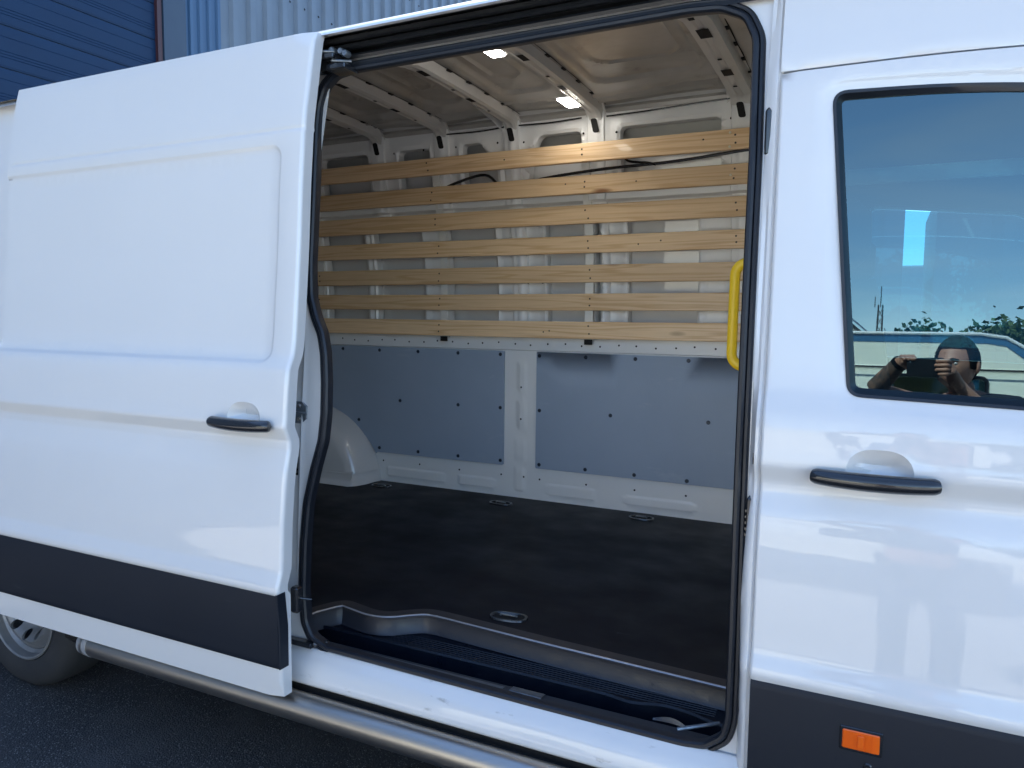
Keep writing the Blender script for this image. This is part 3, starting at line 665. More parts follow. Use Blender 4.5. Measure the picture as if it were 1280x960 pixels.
# guide rail in the slot outside the tread, scuffed metal
mb = MB(); mb.extr([(.216, .50), (.206, .492), (.182, .492), (.166, .546), (.158, .556), (.122, .560), (.114, .556), (.108, .546), (.092, .546), (.084, .556), (.064, .562)], -1.42, .03, nx=6)
mb.build('lower_guide', mat('guide_paint', (.035, .045, .06), .35, metal=.2, coat=.4), van, 20)
mb = MB(); mb.extr([(.144, .5582), (.141, .5605), (.128, .5615), (.124, .5600)], -1.18, -.62); mb.build('wear_strip', GALV, van, 20)
mb = MB(); mb.extr([(.158, .5568), (.155, .5600), (.126, .5625), (.122, .5605)], -.60, -.50); mb.build('wear_strip', GALV, van, 20)
mb = MB(); mb.loft([[(-.195+.085*t, .163+.004*math.sin(3.1*t), .5585), (-.195+.085*t, .163+.022*math.sin(math.pi*t)+.004, .562)] for t in np.linspace(0, 1, 9)]); mb.build('guide_plate', GALV, van, 20)
mb = MB(); mb.disc((0, 0, 0), .008, (0, 0, 1), 10, .004); gc = mb.mesh('guide_clip', GLOSSB)
for x in (-1.06, -.70, -.33): put('guide_clip', gc, van, (x, .095, .556))
mb = MB(); mb.tube([(-.115, .100, .585), (-.02, .150, .600)], .005, 8); mb.build('guide_stop', GALV, van)
# recessed lashing rings
for k, (x, y, a) in enumerate(((-.768, .462, 8), (-1.495, 1.83, 0), (-.74, 1.895, 0), (-2.30, 1.87, 0))):
    mb = MB(); n = 28; rows = []
    def ov(rx, ry, z): return [(rx*math.copysign(abs(math.cos(t))**.7, math.cos(t)), ry*math.copysign(abs(math.sin(t))**.8, math.sin(t)), z) for t in np.linspace(0, 2*math.pi, n, endpoint=False)]
    rows = [ov(.066, .038, .0012), ov(.064, .036, .0065), ov(.056, .029, .0065), ov(.053, .027, .0025)]
    mb.loft(rows, True, True); 
    me = mb.mesh('lashing_cup', GLOSSB, 30); o = put('lashing_cup', me, van, (x, y, .62)); o.rotation_euler = (0, 0, R(a))
    mb = MB(); mb.add(ov(.054, .0275, .0022), [tuple(range(n))]); put('cup_floor', mb.mesh('cup_floor', HOLE), o, (x, y, .62))
    mb = MB(); mb.tube([(-.03, .004, .004), (-.028, .004, .009), (0.02, -.004, .011), (.028, .004, .006)], .0035, 8); put('lashing_ring', mb.mesh('lashing_ring', GALV), o, (x, y, .62))

# ---- far side wall
PX = [-.315, -1.005, -1.462, -1.885, -2.305, -2.80, -3.4]
yw = lambda z: 2.0-.14*sst(1.75, 2.62, z)
holes = []
def up(z): return z
uh = [rnd([(-.885, 2.305), (-.405, 2.305), (-.405, 2.536), (-.885, 2.536)], .03), rnd([(-1.385, 2.305), (-1.085, 2.305), (-1.085, 2.536), (-1.31, 2.536), (-1.36, 2.44)], .03),
      rnd([(-1.76, 2.305), (-1.56, 2.305), (-1.56, 2.40), (-1.655, 2.53), (-1.76, 2.53)], .02), rnd([(-2.17, 2.305), (-1.97, 2.305), (-1.97, 2.53), (-2.17, 2.53)], .03),
      rnd([(-2.72, 2.305), (-2.38, 2.305), (-2.38, 2.53), (-2.72, 2.53)], .03), rnd([(-.22, 2.305), (.05, 2.305), (.05, 2.5), (-.22, 2.5)], .03)]
lh = [rrect(a, 1.56, b, 2.14, .04) for a, b in ((-.865, -.515), (-1.31, -1.10), (-1.905, -1.61), (-2.41, -2.08), (-2.77, -2.48), (-.25, .03), (-3.3, -2.9))]
lh.append(rrect(-1.034, 1.56, -1.000, 2.14, .010)); allh = uh+lh
def wall(x, z):
    y = yw(z).copy(); P = np.column_stack([x, z]); d = np.full(len(x), 9.)
    for h in allh: d = np.minimum(d, pdist(P, h))
    y = y-.010*sst(.0, .007, d)*(1-sst(.020, .028, d))
    pil = np.full(len(x), 9.)
    for px in PX: pil = np.minimum(pil, np.abs(x-px))
    y = y-.016*(1-sst(.040, .050, pil))*sst(1.50, 1.54, z)
    y = y-.008*(1-sst(.012, .018, pil))*sst(1.50, 1.54, z)
    # beam between the two rows of openings, swages along the foot
    y = y-.024*sst(2.192, 2.202, z)*(1-sst(2.272, 2.288, z))
    y = y-.012*sst(1.435, 1.44, z)*(1-sst(1.515, 1.52, z))
    # embossed panels on the pillar between the two boards
    for (a, b, c, e) in ((-1.478, 1.20, -1.425, 1.36), (-1.478, 1.00, -1.435, 1.17), (-1.498, .83, -1.43, .955), (-1.498, .66, -1.44, .80), (-1.30, .655, -1.03, .715), (-.86, .655, -.50, .70), (-2.35, .655, -1.95, .71), (-1.85, .655, -1.62, .71)):
        q = rrect(a, b, c, e, .012, 3); dd = pdist(P, q); s_ = np.where(inpoly(P, q), dd, -dd); y = y-.005*sst(-.004, .004, s_)
    return y
ex = []
for h in allh: pass
xs = np.unique(np.round(np.concatenate([np.arange(-4.28, -2.9, .08), np.arange(-2.9, .08, .02)]+[[px-.046, px+.046, px-.041, px+.041, px-.015, px+.015] for px in PX]), 4))
zs = np.unique(np.round(np.concatenate([np.arange(.63, 2.62, .03), [1.435, 1.44, 1.515, 1.52, 2.192, 2.197, 2.202, 2.272, 2.280, 2.288], np.arange(.65, .73, .006)]), 4))
mb = MB(); panel(mb, [(-4.30, .60), (.08, .60), (.08, 2.625), (-4.30, 2.625)], wall, allh, xs=xs, zs=zs, step=.02, hole_flange=.05,
                 extra=[[tuple(q) for q in rrect(a-.012, 1.56-.012, b+.012, 2.14+.012, .05, 4)] for a, b in ((-.865, -.515), (-1.31, -1.10), (-1.905, -1.61), (-2.41, -2.08))])
iw = mb.build('inner_wall', INNER, van, 40)
mb = MB(); mb.add([(-4.3, 2.075, .4), (.1, 2.075, .4), (.1, 2.075, 2.2), (-4.3, 2.075, 2.2)], [(0, 1, 2, 3)]); mb.add([(-4.3, 2.075, 2.2), (.1, 2.075, 2.2), (.1, 1.955, 2.63), (-4.3, 1.955, 2.63)], [(0, 1, 2, 3)])
for x in (-.72, -.64, -1.2, -1.75, -2.25, -2.6): mb.extr([(2.07, 2.28), (2.062, 2.285), (2.062, 2.30), (2.07, 2.305)], x, x+.01)
for x, wd in ((-.88, .012), (-.54, .012), (-1.22, .03), (-1.78, .03), (-2.2, .03), (-2.62, .03)): mb.box((x, 2.064, 1.5), (x+wd, 2.073, 2.2), .003)
mb.build('outer_skin', SKIN_P, van)
# outer far side (seen only past the van): plain with a cab window
fw = rnd([(.22, 1.46), (1.02, 1.44), (.98, 1.80), (.80, 2.05), (.22, 2.11)], .05)
mb = MB(); panel(mb, [(-4.40, .5), (1.155, .5), (1.155, 2.47), (-4.40, 2.47)], lambda x, z: 2.16-Sf(x, z)+.0, [fw], step=.08, flange=0); mb.build('far_side', PAINT, van, 40)
mb = MB(); mb.add([(x, 2.04, z) for x, z in fw], [tuple(range(len(fw)))]); mb.build('window_pane', make_glass('dark_tinted_glass', (.14, .34, .40), .05), van)
mb = MB(); panel(mb, [(.125, .6), (1.14, .6), (1.14, 2.20), (.125, 2.20)], lambda x, z: 1.985-.05*sst(1.5, 2.1, z), [[(x+.01*(1 if x < .6 else -1)*-1, z) for x, z in fw]], step=.15); mb.build('door_trim', DARKF, van, 40)
# lashing rail holes, small fixings
mb = MB()
for k in range(32):
    x = -.42-.098*k-.004*math.sin(k*2.1)
    mb.disc((x, 1.9868, 1.472+.006*math.sin(k*1.7)), .0052, h=.0004, n=8)
for x, z in ((-1.345, .735), (-1.075, .735), (-.81, .735), (-.545, .735), (-1.58, .74), (-1.85, .74), (-2.12, .745), (-2.38, .745), (-1.46, 1.235), (-1.46, 1.06), (-1.44, .74)):
    mb.disc((x, float(wall(np.array([x]), np.array([z]))[0])-.001, z), .0055, h=.0004, n=8)
for x, z in ((-.36, 2.52), (-.90, 2.51), (-1.07, 2.52), (-1.40, 2.51), (-1.55, 2.52), (-1.80, 2.52), (-2.0, 2.52), (-2.2, 2.52), (-1.34, 1.99), (-1.42, 1.99), (-1.42, 1.87), (-1.34, 1.87), (-1.42, 1.80), (-1.34, 1.80)):
    mb.disc((x, float(wall(np.array([x]), np.array([z]))[0])-.001, z), .006, h=.0004, n=8)
tag(mb.build('wall_holes', HOLE, iw), kind='stuff')
for px in PX[:6]:     # slots at the pillar heads
    mb = MB(); z0 = 2.548; y = float(wall(np.array([px]), np.array([z0]))[0]); q = [(u+(v-z0)*-.22, v) for u, v in rrect(px-.016, z0-.034, px+.016, z0+.034, .010, 3)]
    mb.add([(x, yw(z)-.0255, z) for x, z in q], [tuple(range(len(q)))]); mb.build('pillar_slot', HOLE, iw)
# grey lining boards with screws
def board(outl, scr):
    mb = MB(); panel(mb, outl, lambda x, z: 1.982+0*x, step=.3, flange=.014, edge_step=.1); o = mb.build('lining_board', BOARD, van, 30)
    sm = MB(); sm.disc((0, 0, 0), .0105, h=.005, n=10); sme = sm.mesh('board_screw', SCREWM)
    for x, z in scr: put('board_screw', sme, o, (x, 1.9815, z))
    return o
arch = [(-2.98+.62*math.cos(a), .56+.52*math.sin(a)) for a in np.linspace(math.pi*.62, math.pi*.145, 14)]
board(rnd([(-1.561, .800), (-1.561, 1.430), (-3.6, 1.436)], .015)[3:]+[(-3.6, 1.08)]+arch+[(-2.415, .797)]+rnd([(-1.561, .800), (-1.561, 1.430), (-3.6, 1.436)], .015)[:3] if False else
      [(-1.566, .798), (-1.561, .803), (-1.561, 1.426), (-1.566, 1.431), (-3.6, 1.436), (-3.6, 1.06)]+arch+[(-2.415, .797)],
      [(-2.665, 1.415), (-2.392, 1.413), (-2.12, 1.412), (-1.852, 1.412), (-1.583, 1.412), (-2.246, 1.118), (-1.85, 1.117), (-1.581, 1.117), (-2.548, 0.985), (-2.397, 0.824), (-2.12, 0.823), (-1.849, 0.823), (-1.578, 0.822), (-2.94, 1.415), (-3.2, 1.41)])
board([(.03, .795), (.03, 1.428), (-1.359, 1.431), (-1.364, 1.426), (-1.364, .803), (-1.359, .798)],
      [(-1.348, 1.411), (-1.084, 1.411), (-0.817, 1.411), (-0.548, 1.411), (-1.344, 1.116), (-0.943, 1.115), (-0.443, 1.113), (-1.342, 0.82), (-1.076, 0.819), (-0.809, 0.817), (-0.539, 0.814), (-.28, 1.411), (-.28, .814)])
# wheel arch box
mb = MB(); rows = []
for i, d in enumerate([0, .02, .05, .10, .15, .185, .20, .205, .207]):
    k = [1, 1, .985, .965, .94, .90, .82, .55, .05][i]
    row = []
    for a in np.linspace(0, math.pi, 33):
        c, s = math.cos(a), math.sin(a); ex_ = .9
        row.append((-2.98+.585*k*math.copysign(abs(c)**ex_, c), 1.998-d, .56+.52*k*abs(s)**ex_))
    rows.append(row)
mb.loft(rows); 
mb.extr([(1.83, .70), (1.79, .69), (1.785, .66), (1.765, .645), (1.755, .622)], -3.52, -2.46)
mb.loft([[(-2.46, 1.755, .622), (-2.46, 1.765, .645), (-2.455, 1.785, .66), (-2.45, 1.79, .69)], [(-2.425, 1.79, .622), (-2.43, 1.795, .645), (-2.44, 1.81, .66), (-2.44, 1.815, .69)], [(-2.405, 1.86, .622), (-2.41, 1.87, .645), (-2.415, 1.88, .66), (-2.418, 1.89, .69)], [(-2.398, 2.0, .622), (-2.40, 2.0, .645), (-2.402, 2.0, .66), (-2.402, 2.0, .69)]])
mb.build('wheel_arch', mat('arch_paint', (.62, .62, .62), .3, coat=1, coat_r=.04), van, 50)

# ---- pine slats on steel studs
SL = []
for zc0, zc1, y in ((2.491, 2.398, 1.80), (2.333, 2.240, 1.845), (2.185, 2.091, 1.885), (2.033, 1.945, 1.915), (1.883, 1.795, 1.93), (1.739, 1.653, 1.93), (1.597, 1.509, 1.93)):
    s = (y+1.72)/3.65; SL.append((1.61+(zc0-1.61)*s, 1.61+(zc1-1.61)*s, y))
for i, (z1, z0, y) in enumerate(SL):
    h = (z1-z0)/2; mb = MB(); n = 30
    wob = rng.rand(3)*6
    rows = []
    for k in range(n+1):
        x = -1.82+3.64*k/n*1.0; dz = .0012*math.sin(x*2+wob[0]); c = .0025
        rows.append([(x, 0, -h+c+dz), (x, c, -h+dz), (x, .02-c, -h+dz), (x, .02, -h+c+dz), (x, .02, h-c+dz), (x, .02-c, h+dz), (x, c, h+dz), (x, 0, h-c+dz)])
    mb.loft(rows, False, True); mb.add(rows[0], [tuple(range(8))]); mb.add(rows[-1], [tuple(range(8))])
    o = put('slat', mb.mesh('slat', PINE, 20), van, (-1.79, y, (z0+z1)/2)); o.rotation_euler = (R(-1.0*(i < 3)), 0, R([.0, .05, -.06, .04, -.05, .03, 0][i]))
    mb = MB()
    for sx in (-1.055, -1.945, -2.80, -.33):
        for dz in (-.018, .018): mb.disc((sx+.004*rng.randn(), y-.0008, (z0+z1)/2+dz+.003*rng.randn()), .0048, h=.0006, n=8)
    if i in (0, 1, 3, 6):
        for sx in rng.uniform(-1.8, -.4, 2): mb.disc((sx, y-.0008, (z0+z1)/2+.01*rng.randn()), .0042, h=.0006, n=8)
    tag(mb.build('slat_screws', mat('screw_dark', (.05, .03, .02), .5) if i == 0 else bpy.data.materials['screw_dark'], o), kind='stuff')
mb = MB(); mb.disc((0, 0, 0), .006, h=.002); bs = mb.mesh('bright_screw', WOODDOT)
for y, z in ((SL[0][2], SL[0][0]-.016), (SL[0][2], SL[0][1]+.012), (SL[1][2], SL[1][0]-.05)): put('bright_screw', bs, van, (-.352, y-.001, z))
STUD = mat('stud_metal', (.78, .77, .73), .4, metal=.15)
for x in (-1.06, -1.925, -2.80):
    mb = MB(); zz_ = [1.50, 1.86, 2.02, 2.13, 2.32, 2.46]; yy = [1.951, 1.951, 1.940, 1.912, 1.872, 1.826]
    w_ = .022
    for k in range(5):
        mb.add([(x-w_, yy[k], zz_[k]), (x+w_, yy[k], zz_[k]), (x+w_, yy[k+1], zz_[k+1]), (x-w_, yy[k+1], zz_[k+1]),
                (x-w_, yy[k]+.03, zz_[k]), (x+w_, yy[k]+.03, zz_[k]), (x+w_, yy[k+1]+.03, zz_[k+1]), (x-w_, yy[k+1]+.03, zz_[k+1])], [(0, 1, 2, 3), (0, 3, 7, 4), (1, 5, 6, 2)])
    s_ = mb.build('slat_stud', STUD, van, 20)
    mb = MB(); mb.box((x-.02, 1.944, 1.478), (x+.022, 1.952, 1.505)); mb.build('stud_foot', HOLE, s_)
# black cable behind the upper slats
def cable(pts, r):
    mb = MB(); P = [Vector(p) for p in pts]; out = []
    for i in range(len(P)-1):
        a, b, c, d = P[max(i-1, 0)], P[i], P[i+1], P[min(i+2, len(P)-1)]
        for k in range(6):
            t = k/6; out.append(.5*((2*b)+(c-a)*t+(2*a-5*b+4*c-d)*t*t+(3*b-a-3*c+d)*t**3))
    out.append(P[-1]); mb.tube(out, r, 8); return mb.build('cable', GLOSSB, van)
cable([(-.1, 1.85, 2.385), (-.30, 1.85, 2.372), (-.62, 1.86, 2.350), (-.95, 1.86, 2.342), (-1.25, 1.86, 2.322), (-1.5, 1.86, 2.29), (-1.62, 1.86, 2.36), (-1.80, 1.86, 2.33), (-2.0, 1.87, 2.275), (-2.4, 1.88, 2.262), (-2.9, 1.9, 2.27)], .0075)
cable([(-.86, 1.84, 2.42), (-.84, 1.85, 2.37), (-.74, 1.85, 2.352), (-.70, 1.85, 2.34)], .006)

# ---- ceiling with ribs
def cz(y):
    y = np.asarray(y, float); return np.where(y < .95, np.interp(y, [.17, .29, .42, .55, .72, .95], [2.45, 2.480, 2.525, 2.565, 2.615, 2.665]), 2.645+.020*np.cos((y-.95)/.95*np.pi/2))
def ceil_(x, yv):
    z = cz(yv).copy(); P = np.column_stack([x, yv])
    for a, b in zip(PX[:-1], PX[1:]):
        q = rrect(b+.10, .50, a-.10, 1.56, .07, 4); d = pdist(P, q); s_ = np.where(inpoly(P, q), d, -d)
        z = z+.018*sst(-.008, .012, s_)
        q = rrect(b+.16, .60+.1*math.sin(a*9), a-.15, 1.38, .09, 4); d = pdist(P, q); z = z-.009*(1-sst(.0, .014, d))
    z = z-.011*(1-sst(.0, .014, np.abs(yv-1.68-.02*np.sin(x*5)))) - .009*(1-sst(.0, .012, np.abs(yv-1.78)))
    z = z+.004*np.sin(x*7.3+yv*3)*np.sin(yv*5.1+x)
    return z
mb = MB(); panel(mb, [(-4.3, .17), (.08, .17), (.08, 1.90), (-4.3, 1.90)], ceil_, xs=np.concatenate([np.arange(-4.28, -2.6, .05), np.arange(-2.6, .07, .0125)]), zs=np.arange(.19, 1.89, .0125), step=.05, mapf=hmap, fdir=(0, 0, 1))
mb.build('ceiling', CEILP, van, 50)
ribmesh = None
def ribprof(w): return [(-w-.014, 0), (-w-.001, .002), (-w+.006, -.040), (-.015, -.046), (-.008, -.042), (.008, -.042), (.015, -.046), (w-.006, -.040), (w+.001, .002), (w+.014, 0)]
RIBM = mat('rib_paint', (.64, .62, .59), .4, coat=.3, coat_r=.2, noise=(5, (.55, .53, .50), .3))
for i, px in enumerate(PX):
    wd = .052 if i == 0 else .037
    mb = MB(); rows = []
    for y in list(np.linspace(.30, 1.78, 22))+[1.80, 1.82, 1.84, 1.85, 1.862]:
        drop = .0 if y <= 1.80 else ((y-1.80)/.06)**2*.055
        rows.append([(px+u, y, float(cz(np.array(y)))+v-drop) for u, v in ribprof(wd)])
    mb.loft(rows); rb = mb.build('roof_rib', RIBM, van, 25)
    mb = MB()
    ylist = [(.50, .045, .012), (.78, .008, .006), (1.02, .035, .014), (1.26, .010, .007), (1.42, .030, .012), (1.60, .008, .006)] if i else [(.62, .05, .022), (.86, .012, .010), (1.06, .045, .022), (1.34, .010, .008), (1.50, .04, .020), (1.68, .010, .008)]
    for (y, ly, lx) in ylist:
        z = float(cz(np.array(y)))-.0465; mb.box((px-lx-(.018 if i else .024)*0, y-ly, z-.0004), (px+lx, y+ly, z+.0002))
    for y in np.arange(.3, 1.7, .17):
        z = float(cz(np.array(y))); mb.box((px+wd+.004, y-.016, z-.006), (px+wd+.016, y+.016, z-.001))
    tag(mb.build('rib_holes', HOLE, rb), kind='stuff')
    mb = MB(); mb.loft([[(px+wd+.0145+.001*math.sin(y*9), y, float(cz(np.array(y)))-.0035), (px+wd+.019+.0015*math.sin(y*23), y, float(cz(np.array(y)))-.0035)] for y in np.linspace(.3, 1.84, 40)]); mb.build('rib_shadow_gap', HOLE, rb)  # thin dark strip painted as the shadow line in the gap beside the rib
# corner moulding where wall and ceiling meet
mb = MB(); mb.extr([(1.90, 2.655), (1.865, 2.645), (1.850, 2.625), (1.856, 2.608), (1.88, 2.60)], -4.3, .08, nx=10); mb.build('corner_moulding', CEILP, van, 50)
cable([(-.35, 1.855, 2.608), (-.5, 1.848, 2.602), (-.75, 1.848, 2.592), (-.95, 1.848, 2.588)], .004); cable([(-1.08, 1.852, 2.595), (-1.25, 1.848, 2.588), (-1.42, 1.848, 2.592)], .004)
cable([(-1.5, 1.852, 2.594), (-1.65, 1.848, 2.584), (-1.85, 1.848, 2.588)], .004)
LX1, LY1 = -1.118, .968
for (x, y, z) in ((LX1, LY1, 2.652), (-1.055, 1.618, 2.612)):
    mb = MB(); mb.box((x-.031, y-.072, z-.012), (x+.031, y+.072, z), .008); o = mb.build('ceiling_light', LIT, van)
    mb = MB(); mb.box((x-.037, y-.078, z-.004), (x+.037, y+.078, z+.004), .003); mb.build('lamp_base', INNER, o)
# near side inner panels, rear wall, partition: close the bay
mb = MB(); mb.add([(-1.50, ys(.56)+.03, .56), (-4.3, .16, .56), (-4.3, .24, 2.46), (-1.50, .24, 2.46)], [(0, 1, 2, 3)])
mb.add([(-1.50, float(ys(.56))+.012, .56), (-1.50, .21, 2.42), (-1.27, .21, 2.42), (-1.27, .21, 2.40)], [(0, 1, 2, 3)])
mb.add([(-1.52, .24, 2.44), (.06, .24, 2.44), (.06, .30, 2.48), (-1.52, .30, 2.48)], [(0, 1, 2, 3)])
mb.add([(-1.52, .205, 2.37), (.06, .205, 2.37), (.06, .30, 2.46), (-1.52, .30, 2.46)], [(0, 1, 2, 3)]); mb.build('near_inner_wall', INNER, van)
mb = MB(); mb.box((-4.34, .12, .56), (-4.30, 2.06, 2.44)); mb.build('rear_door_lining', INNER, van)
mb = MB(); mb.box((-4.46, .06, .50), (-4.38, 2.12, 2.48), .02); mb.build('rear_doors', PAINT, van)
mb = MB(); mb.box((.085, .13, .56), (.115, 2.03, 1.85)); mb.box((.085, .25, 1.85), (.115, 2.03, 2.44)); mb.box((.085, .45, 2.44), (.115, 1.7, 2.58)); mb.build('cab_partition', INNER, van)
mb = MB(); mb.box((-4.35, .05, .44), (2.2, 2.10, .475)); mb.build('underbody', CABIN, van)
# yellow grab handle on the partition side of the pillar
mb = MB(); P_ = [(-.001, .383, 1.764)]+[(-.028-.033*math.sin(t), .381, 1.731+.033*math.cos(t)) for t in np.linspace(0, math.pi/2, 8)]+[(-.062, .378, 1.62)]+[(-.030-.033*math.cos(t), .379, 1.520-.033*math.sin(t)) for t in np.linspace(0, math.pi/2, 8)]+[(-.001, .383, 1.487)]
mb.tube(P_, .0125, 12, flat=1.1); mb.build('grab_handle', YEL, van)
mb = MB(); mb.box((.0, .30, .62), (.085, .44, 2.44)); mb.build('pillar_lining', INNER, van)

# ---- cab interior seen through the glass
def seat(x, y):
    mb = MB(); mb.box((x-.10, y-.24, 1.02), (x+.42, y+.24, 1.17), .05); s_ = mb.build('seat', DARKF, van, 60)
    mb = MB(); rows = []
    for t in np.linspace(0, 1, 9):
        z = 1.10+.62*t; xx = x-.10-.10*t; h = .24*(1-.18*t*t); rows.append([(xx-.05, y-h+.04, z), (xx-.06, y, z), (xx-.05, y+h-.04, z), (xx, y+h, z), (xx+.07, y+h-.03, z), (xx+.05, y, z), (xx+.07, y-h+.03, z), (xx, y-h, z)])
    mb.loft(rows, True, True); mb.add(rows[-1], [tuple(range(8))]); mb.build('backrest', DARKF, s_, 60)
    mb = MB(); mb.box((x-.25, y-.13, 1.76), (x-.15, y+.13, 1.94), .04); mb.build('headrest', DARKF, s_, 60)
seat(.41, .62); seat(.41, 1.62)
mb = MB(); mb.box((1.25, .16, .9), (1.75, 2.0, 1.42), .06); mb.build('dashboard', CABIN, van)
mb = MB(); mb.add([(1.10+.0*a, 1.55, 0) for a in ()]+[], [])
sw = []; 
for a in np.linspace(0, 2*math.pi, 33): sw.append((1.08+.10*math.sin(a), 1.60+.20*math.cos(a), 1.38+.17*math.sin(a)))
mb = MB(); mb.tube(sw, .014, 10, cap=False); mb.build('steering_wheel', CABIN, van)
mb = MB(); mb.box((.116, .25, .5), (.12, 2.02, 2.44)); mb.build('partition_trim', DARKF, van)
mb = MB(); mb.box((.12, .26, 2.26), (1.2, 1.9, 2.30), .01); mb.build('cab_headliner', mat('headliner', (.05, .05, .055), .9), van)

# ---- rear wheel
wc = (-2.95, .0, .352)
def wheel(xc, yo, sgn):
    mb = MB(); s = sgn
    mb.lathe([(.215, .012*s), (.225, .0), (.25, -.006*s), (.30, -.008*s), (.325, .004*s), (.340, .022*s), (.350, .05*s), (.352, .11*s), (.350, .18*s), (.335, .215*s), (.22, .22*s)], (xc, yo, .352), 'y', 64)
    ty = mb.mesh('tyre', TYRE, 35)
    w0 = put('rear_wheel', ty, van, (0, 0, 0))
    mb = MB(); mb.lathe([(.219, .006*s), (.221, -.004*s), (.214, -.008*s), (.208, -.004*s), (.205, .006*s), (.203, .028*s), (.196, .036*s), (.190, .040*s), (.188, .12*s)], (xc, yo, .352), 'y', 64)
    mb.build('rim', RIMM, w0, 30)
    mb = MB(); ci = lambda r, n=40, cx=0, cz=0: [(cx+r*math.cos(t), cz+r*math.sin(t)) for t in np.linspace(0, 2*math.pi, n, endpoint=False)]
    hs = [ci(.019, 14, .128*math.cos(a), .128*math.sin(a)) for a in np.linspace(.2, .2+2*math.pi, 10, endpoint=False)]
    def dish(x, z):
        r = np.hypot(x, z); return yo+s*(.042-.030*np.exp(-((r-.148)/.024)**2)+.022*(1-sst(.095, .125, r))+.0*r)
    panel(mb, ci(.187), dish, hs, step=.012, hole_flange=.012*s, mapf=lambda x, z, y: np.column_stack([x+xc, y, z+.352]))
    mb.build('wheel_disc', RIMM, w0, 40)
    mb = MB(); mb.lathe([(.001, -.012*s), (.03, -.012*s), (.038, .0), (.045, .03*s), (.06, .05*s)], (xc, yo+.035*s, .352), 'y', 24); mb.build('hub_cap', GLOSSB, w0)
    for a in np.linspace(0, 2*math.pi, 6, endpoint=False):
        mb = MB(); mb.disc((xc+.078*math.cos(a), yo+.055*s, .352+.078*math.sin(a)), .014, (0, -s, 0), 6, .018); mb.build('wheel_nut', GALV, w0)
    mb = MB(); mb.lathe([(.05, .12*s), (.17, .12*s), (.17, .13*s)], (xc, yo, .352), 'y', 32); mb.build('brake_drum', CABIN, w0)
wheel(-2.95, .175, 1); wheel(-2.95, 1.985, -1)
mb = MB(); rows = [[(-2.95+.50*math.cos(a), y, .42+.47*math.sin(a)) for a in np.linspace(0, math.pi, 20)] for y in (.06, .5)]; mb.loft(rows); mb.build('wheel_housing', CABIN, van)
mb = MB(); mb.tube([(-2.95, .3, .36), (-2.95, 1.85, .36)], .05, 10); mb.box((-4.3, .55, .38), (2.0, .63, .46)); mb.box((-4.3, 1.52, .38), (2.0, 1.60, .46)); mb.build('chassis', CABIN, van)
for xc, yo, s in ((1.72, .16, 1), (1.72, 2.0, -1)):
    mb = MB(); mb.lathe([(.0, .03*s), (.10, .02*s), (.18, .05*s), (.2, .0), (.25, -.006*s), (.325, .004*s), (.350, .05*s), (.350, .18*s), (.2, .2*s)], (xc, yo, .352), 'y', 40); mb.build('front_wheel', TYRE, van, 35)

# ------------------------------------------------------------------ warehouse behind
WX = -10.0
wh = thing('warehouse', (WX-4, 7, 0), 'tall warehouse behind the van with a blue sectional door and corrugated steel cladding', 'building')
mb = MB(); mb.box((WX-9, -40, 0), (WX-.12, 26, 11.6)); mb.build('building_core', BLUED, wh)
# sectional door: nine sections, each with a grooved face
def dsec(z0, h):
    pr = [(0, .0), (.004, .010), (.030, .016), (h*.24, .016), (h*.25, .011), (h*.26, .016), (h*.31, .016), (h*.32, .011), (h*.33, .016), (h*.38, .016), (h*.39, .011), (h*.40, .016),
          (h*.72, .016), (h*.73, .012), (h*.74, .016), (h-.03, .016), (h-.006, .012), (h, .0)]
    mb = MB(); mb.loft([[(v, y, z) for z, v in pr] for y in (0, 5.6)], False); return mb.mesh('door_section', BLUE, 10)
dm = dsec(0, .535)
dr = MB(); dr.box((WX-.10, 1.05, 0), (WX-.05, 6.75, 7.1)); dr = dr.build('sectional_door', BLUED, wh)
for k in range(13): put('door_section', dm, dr, (WX-.045, 1.10, .44+.54*k-.54))
mb = MB(); mb.box((WX-.05, 6.70, 0), (WX+.03, 6.78, 7.2)); mb.build('door_post', REDP, wh)
mb = MB(); mb.box((WX-.05, 6.785, 0), (WX+.00, 6.80, 7.2)); mb.build('door_trim', mat('pale_trim', (.35, .38, .42), .5), wh)
mb = MB(); mb.box((WX-.05, 6.80, 0), (WX+.05, 7.22, 7.4)); mb.build('corner_post', BLUED, wh)
mb = MB(); mb.box((WX-.05, 1.0, 0), (WX+.03, 1.08, 7.2)); mb.build('door_post', REDP, wh)
def corrmesh(w_, pitch, d, m_, nm):
    pts = []; y = 0
    while y < w_-1e-6:
        pts += [(y, 0), (y+pitch*.50, 0), (y+pitch*.60, d), (y+pitch*.90, d)]; y += pitch
    pts.append((w_, 0)); mb = MB(); mb.loft([[(dx, yy, z) for yy, dx in pts] for z in (0, 11.6)], False); return mb.mesh(nm, m_, 10)
cmB = corrmesh(.76, .19, .035, CORRD, 'cladding_sheet'); put('cladding_sheet', cmB, wh, (WX-.02, 7.225, 0))
cm = corrmesh(1.2, .40, .06, CORR, 'cladding_sheet')
sc_ = MB()
for z in (1.5, 3.2, 4.9, 6.1, 7.5, 9.0, 10.6):
    for y in (.10, .50, .90): sc_.disc((.004, y, z), .022, (1, 0, 0), 8, .012)
scm = sc_.mesh('sheet_screws', GLOSSB)
for k in range(15):
    o = put('cladding_sheet', cm, wh, (WX-.02+.002*(k % 2), 7.985+1.2*k, 0)); tag(put('sheet_screws', scm, o, (WX-.02, 7.985+1.2*k, 0)), kind='stuff')
for k in range(34): put('cladding_sheet', cm, wh, (WX-.02+.002*(k % 2), .98-1.2*(k+1), 0))
cm2 = corrmesh(5.7, .38, .06, CORR, 'cladding_sheet'); 
